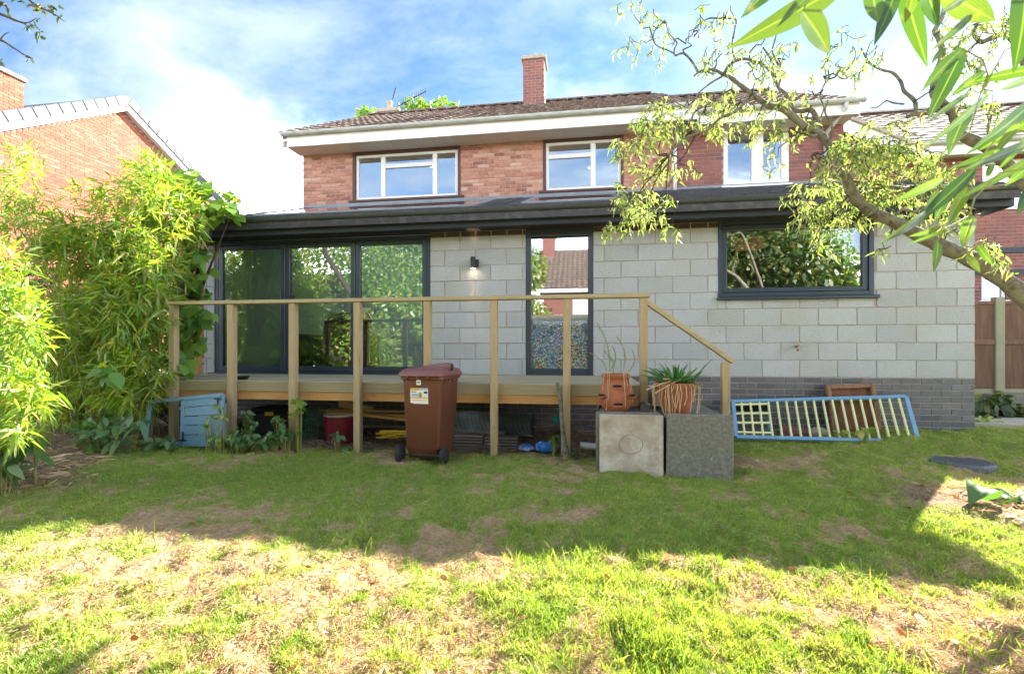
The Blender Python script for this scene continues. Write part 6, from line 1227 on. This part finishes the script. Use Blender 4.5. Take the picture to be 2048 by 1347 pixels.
tag(stuff(link('grass', np_mesh('grass', V, [Q], 'grass', R))), 'patchy green lawn grass in front of the house', 'grass')
x, y = ground_pts(330000); g, so = masks(x, y); keep = allowed(x, y) & (RNG.random(len(x)) < np.clip(1.05-.8*g, .15, 1)*(1-.55*so)); x, y = x[keep], y[keep]; n = len(x)
z = hgt(x, y); a = RNG.uniform(0, 6.283, n); lump_ = fbm(x, y, 9, 77)
V, Q, R = leaves(np.stack([x, y, z+.001+.022*np.maximum(lump_-.5, 0)*RNG.random(n)*2], 1), np.stack([np.cos(a), np.sin(a), RNG.uniform(-.1, .75, n)], 1), RNG.uniform(.018, .06, n), RNG.uniform(.0009, .0018, n), RNG.uniform(.2, .9, n), nrm=RNG.normal(size=(n, 3)), prof=((0, .7), (.5, 1), (1, .1)), rnd=np.clip(.6*lump_+.45*RNG.random(n)-.05, 0, 1))
tag(stuff(link('dry_grass', np_mesh('dry_grass', V, [Q], 'thatch', R))), 'dead brown thatch lying in patches over the lawn', 'grass')
TUF = [(1270, 1250, 26), (1240, 1290, 22), (1310, 1225, 18), (1290, 1310, 20), (720, 1085, 12), (1700, 1195, 14), (1740, 1180, 12), (1640, 1185, 10), (1875, 1060, 22), (1890, 1075, 14), (1120, 1125, 12), (1035, 1120, 8), (260, 1090, 12), (60, 1130, 16), (520, 1180, 10), (860, 1270, 12), (980, 1210, 10), (150, 1260, 12), (1420, 1230, 12), (1540, 1270, 12), (1950, 1290, 14), (1800, 1320, 12), (1120, 1330, 14), (640, 1300, 12), (1480, 1170, 9), (1180, 1165, 9)]
P = []
for px, py, k in TUF:
    c = gr(px, py); r = .035+.0028*k
    for _ in range(k*7): P.append((c.x+random.gauss(0, r), c.y+random.gauss(0, r)))
P = np.array(P); n = len(P); a = RNG.uniform(0, 6.283, n); lean = RNG.uniform(.1, .8, n)
V, Q, R = leaves(np.stack([P[:, 0], P[:, 1], hgt(P[:, 0], P[:, 1])-.004], 1), np.stack([np.cos(a)*lean, np.sin(a)*lean, np.ones(n)], 1), RNG.uniform(.05, .125, n), RNG.uniform(.0016, .003, n), RNG.uniform(.1, .8, n), nrm=RNG.normal(size=(n, 3)), prof=((0, .8), (.4, 1), (.75, .6), (1, 0)), rnd=np.clip(.3+.5*RNG.random(n), 0, 1))
tag(stuff(link('tall_grass', np_mesh('tall_grass', V, [Q], 'grass', R))), 'longer bright tufts of grass standing up from the lawn', 'grass')
n = 170; x, y = ground_pts(n); k = allowed(x, y) & (y < 4.6); x, y = x[k], y[k]; n = len(x); a = RNG.uniform(0, 6.283, n)
V, Q, R = leaves(np.stack([x, y, hgt(x, y)+.022], 1), np.stack([np.cos(a), np.sin(a), RNG.uniform(-.2, .4, n)], 1), RNG.uniform(.025, .06, n), RNG.uniform(.006, .014, n), .15, prof=OV)
tag(stuff(link('fallen_leaves', np_mesh('fallen_leaves', V, [Q], 'fallen', R))), 'few brown fallen leaves scattered over the lawn', 'leaves')
# litter: stalks and fallen leaves on the bed
n = 900; x = RNG.uniform(-5.6, -4.0, n); y = RNG.uniform(2.6, 5.3, n); g, so = masks(x, y); k = so > .35; x, y = x[k], y[k]; n = len(x); a = RNG.uniform(0, 6.28, n)
x2 = RNG.uniform(2.7, 3.7, 260); y2 = RNG.uniform(3.4, 4.3, 260); x = np.concatenate([x, x2]); y = np.concatenate([y, y2]); a = RNG.uniform(0, 6.28, len(x)); n = len(x)
V, Q, R = leaves(np.stack([x, y, hgt(x, y)+.006], 1), np.stack([np.cos(a), np.sin(a), RNG.uniform(-.05, .25, n)], 1), RNG.uniform(.05, .2, n), RNG.uniform(.003, .014, n), .1, prof=((0, .6), (.4, 1), (1, .3)))
tag(stuff(link('leaf_litter', np_mesh('leaf_litter', V, [Q], 'thatch', R))), 'dry stalks and fallen leaves on the bare soil of the beds', 'litter')
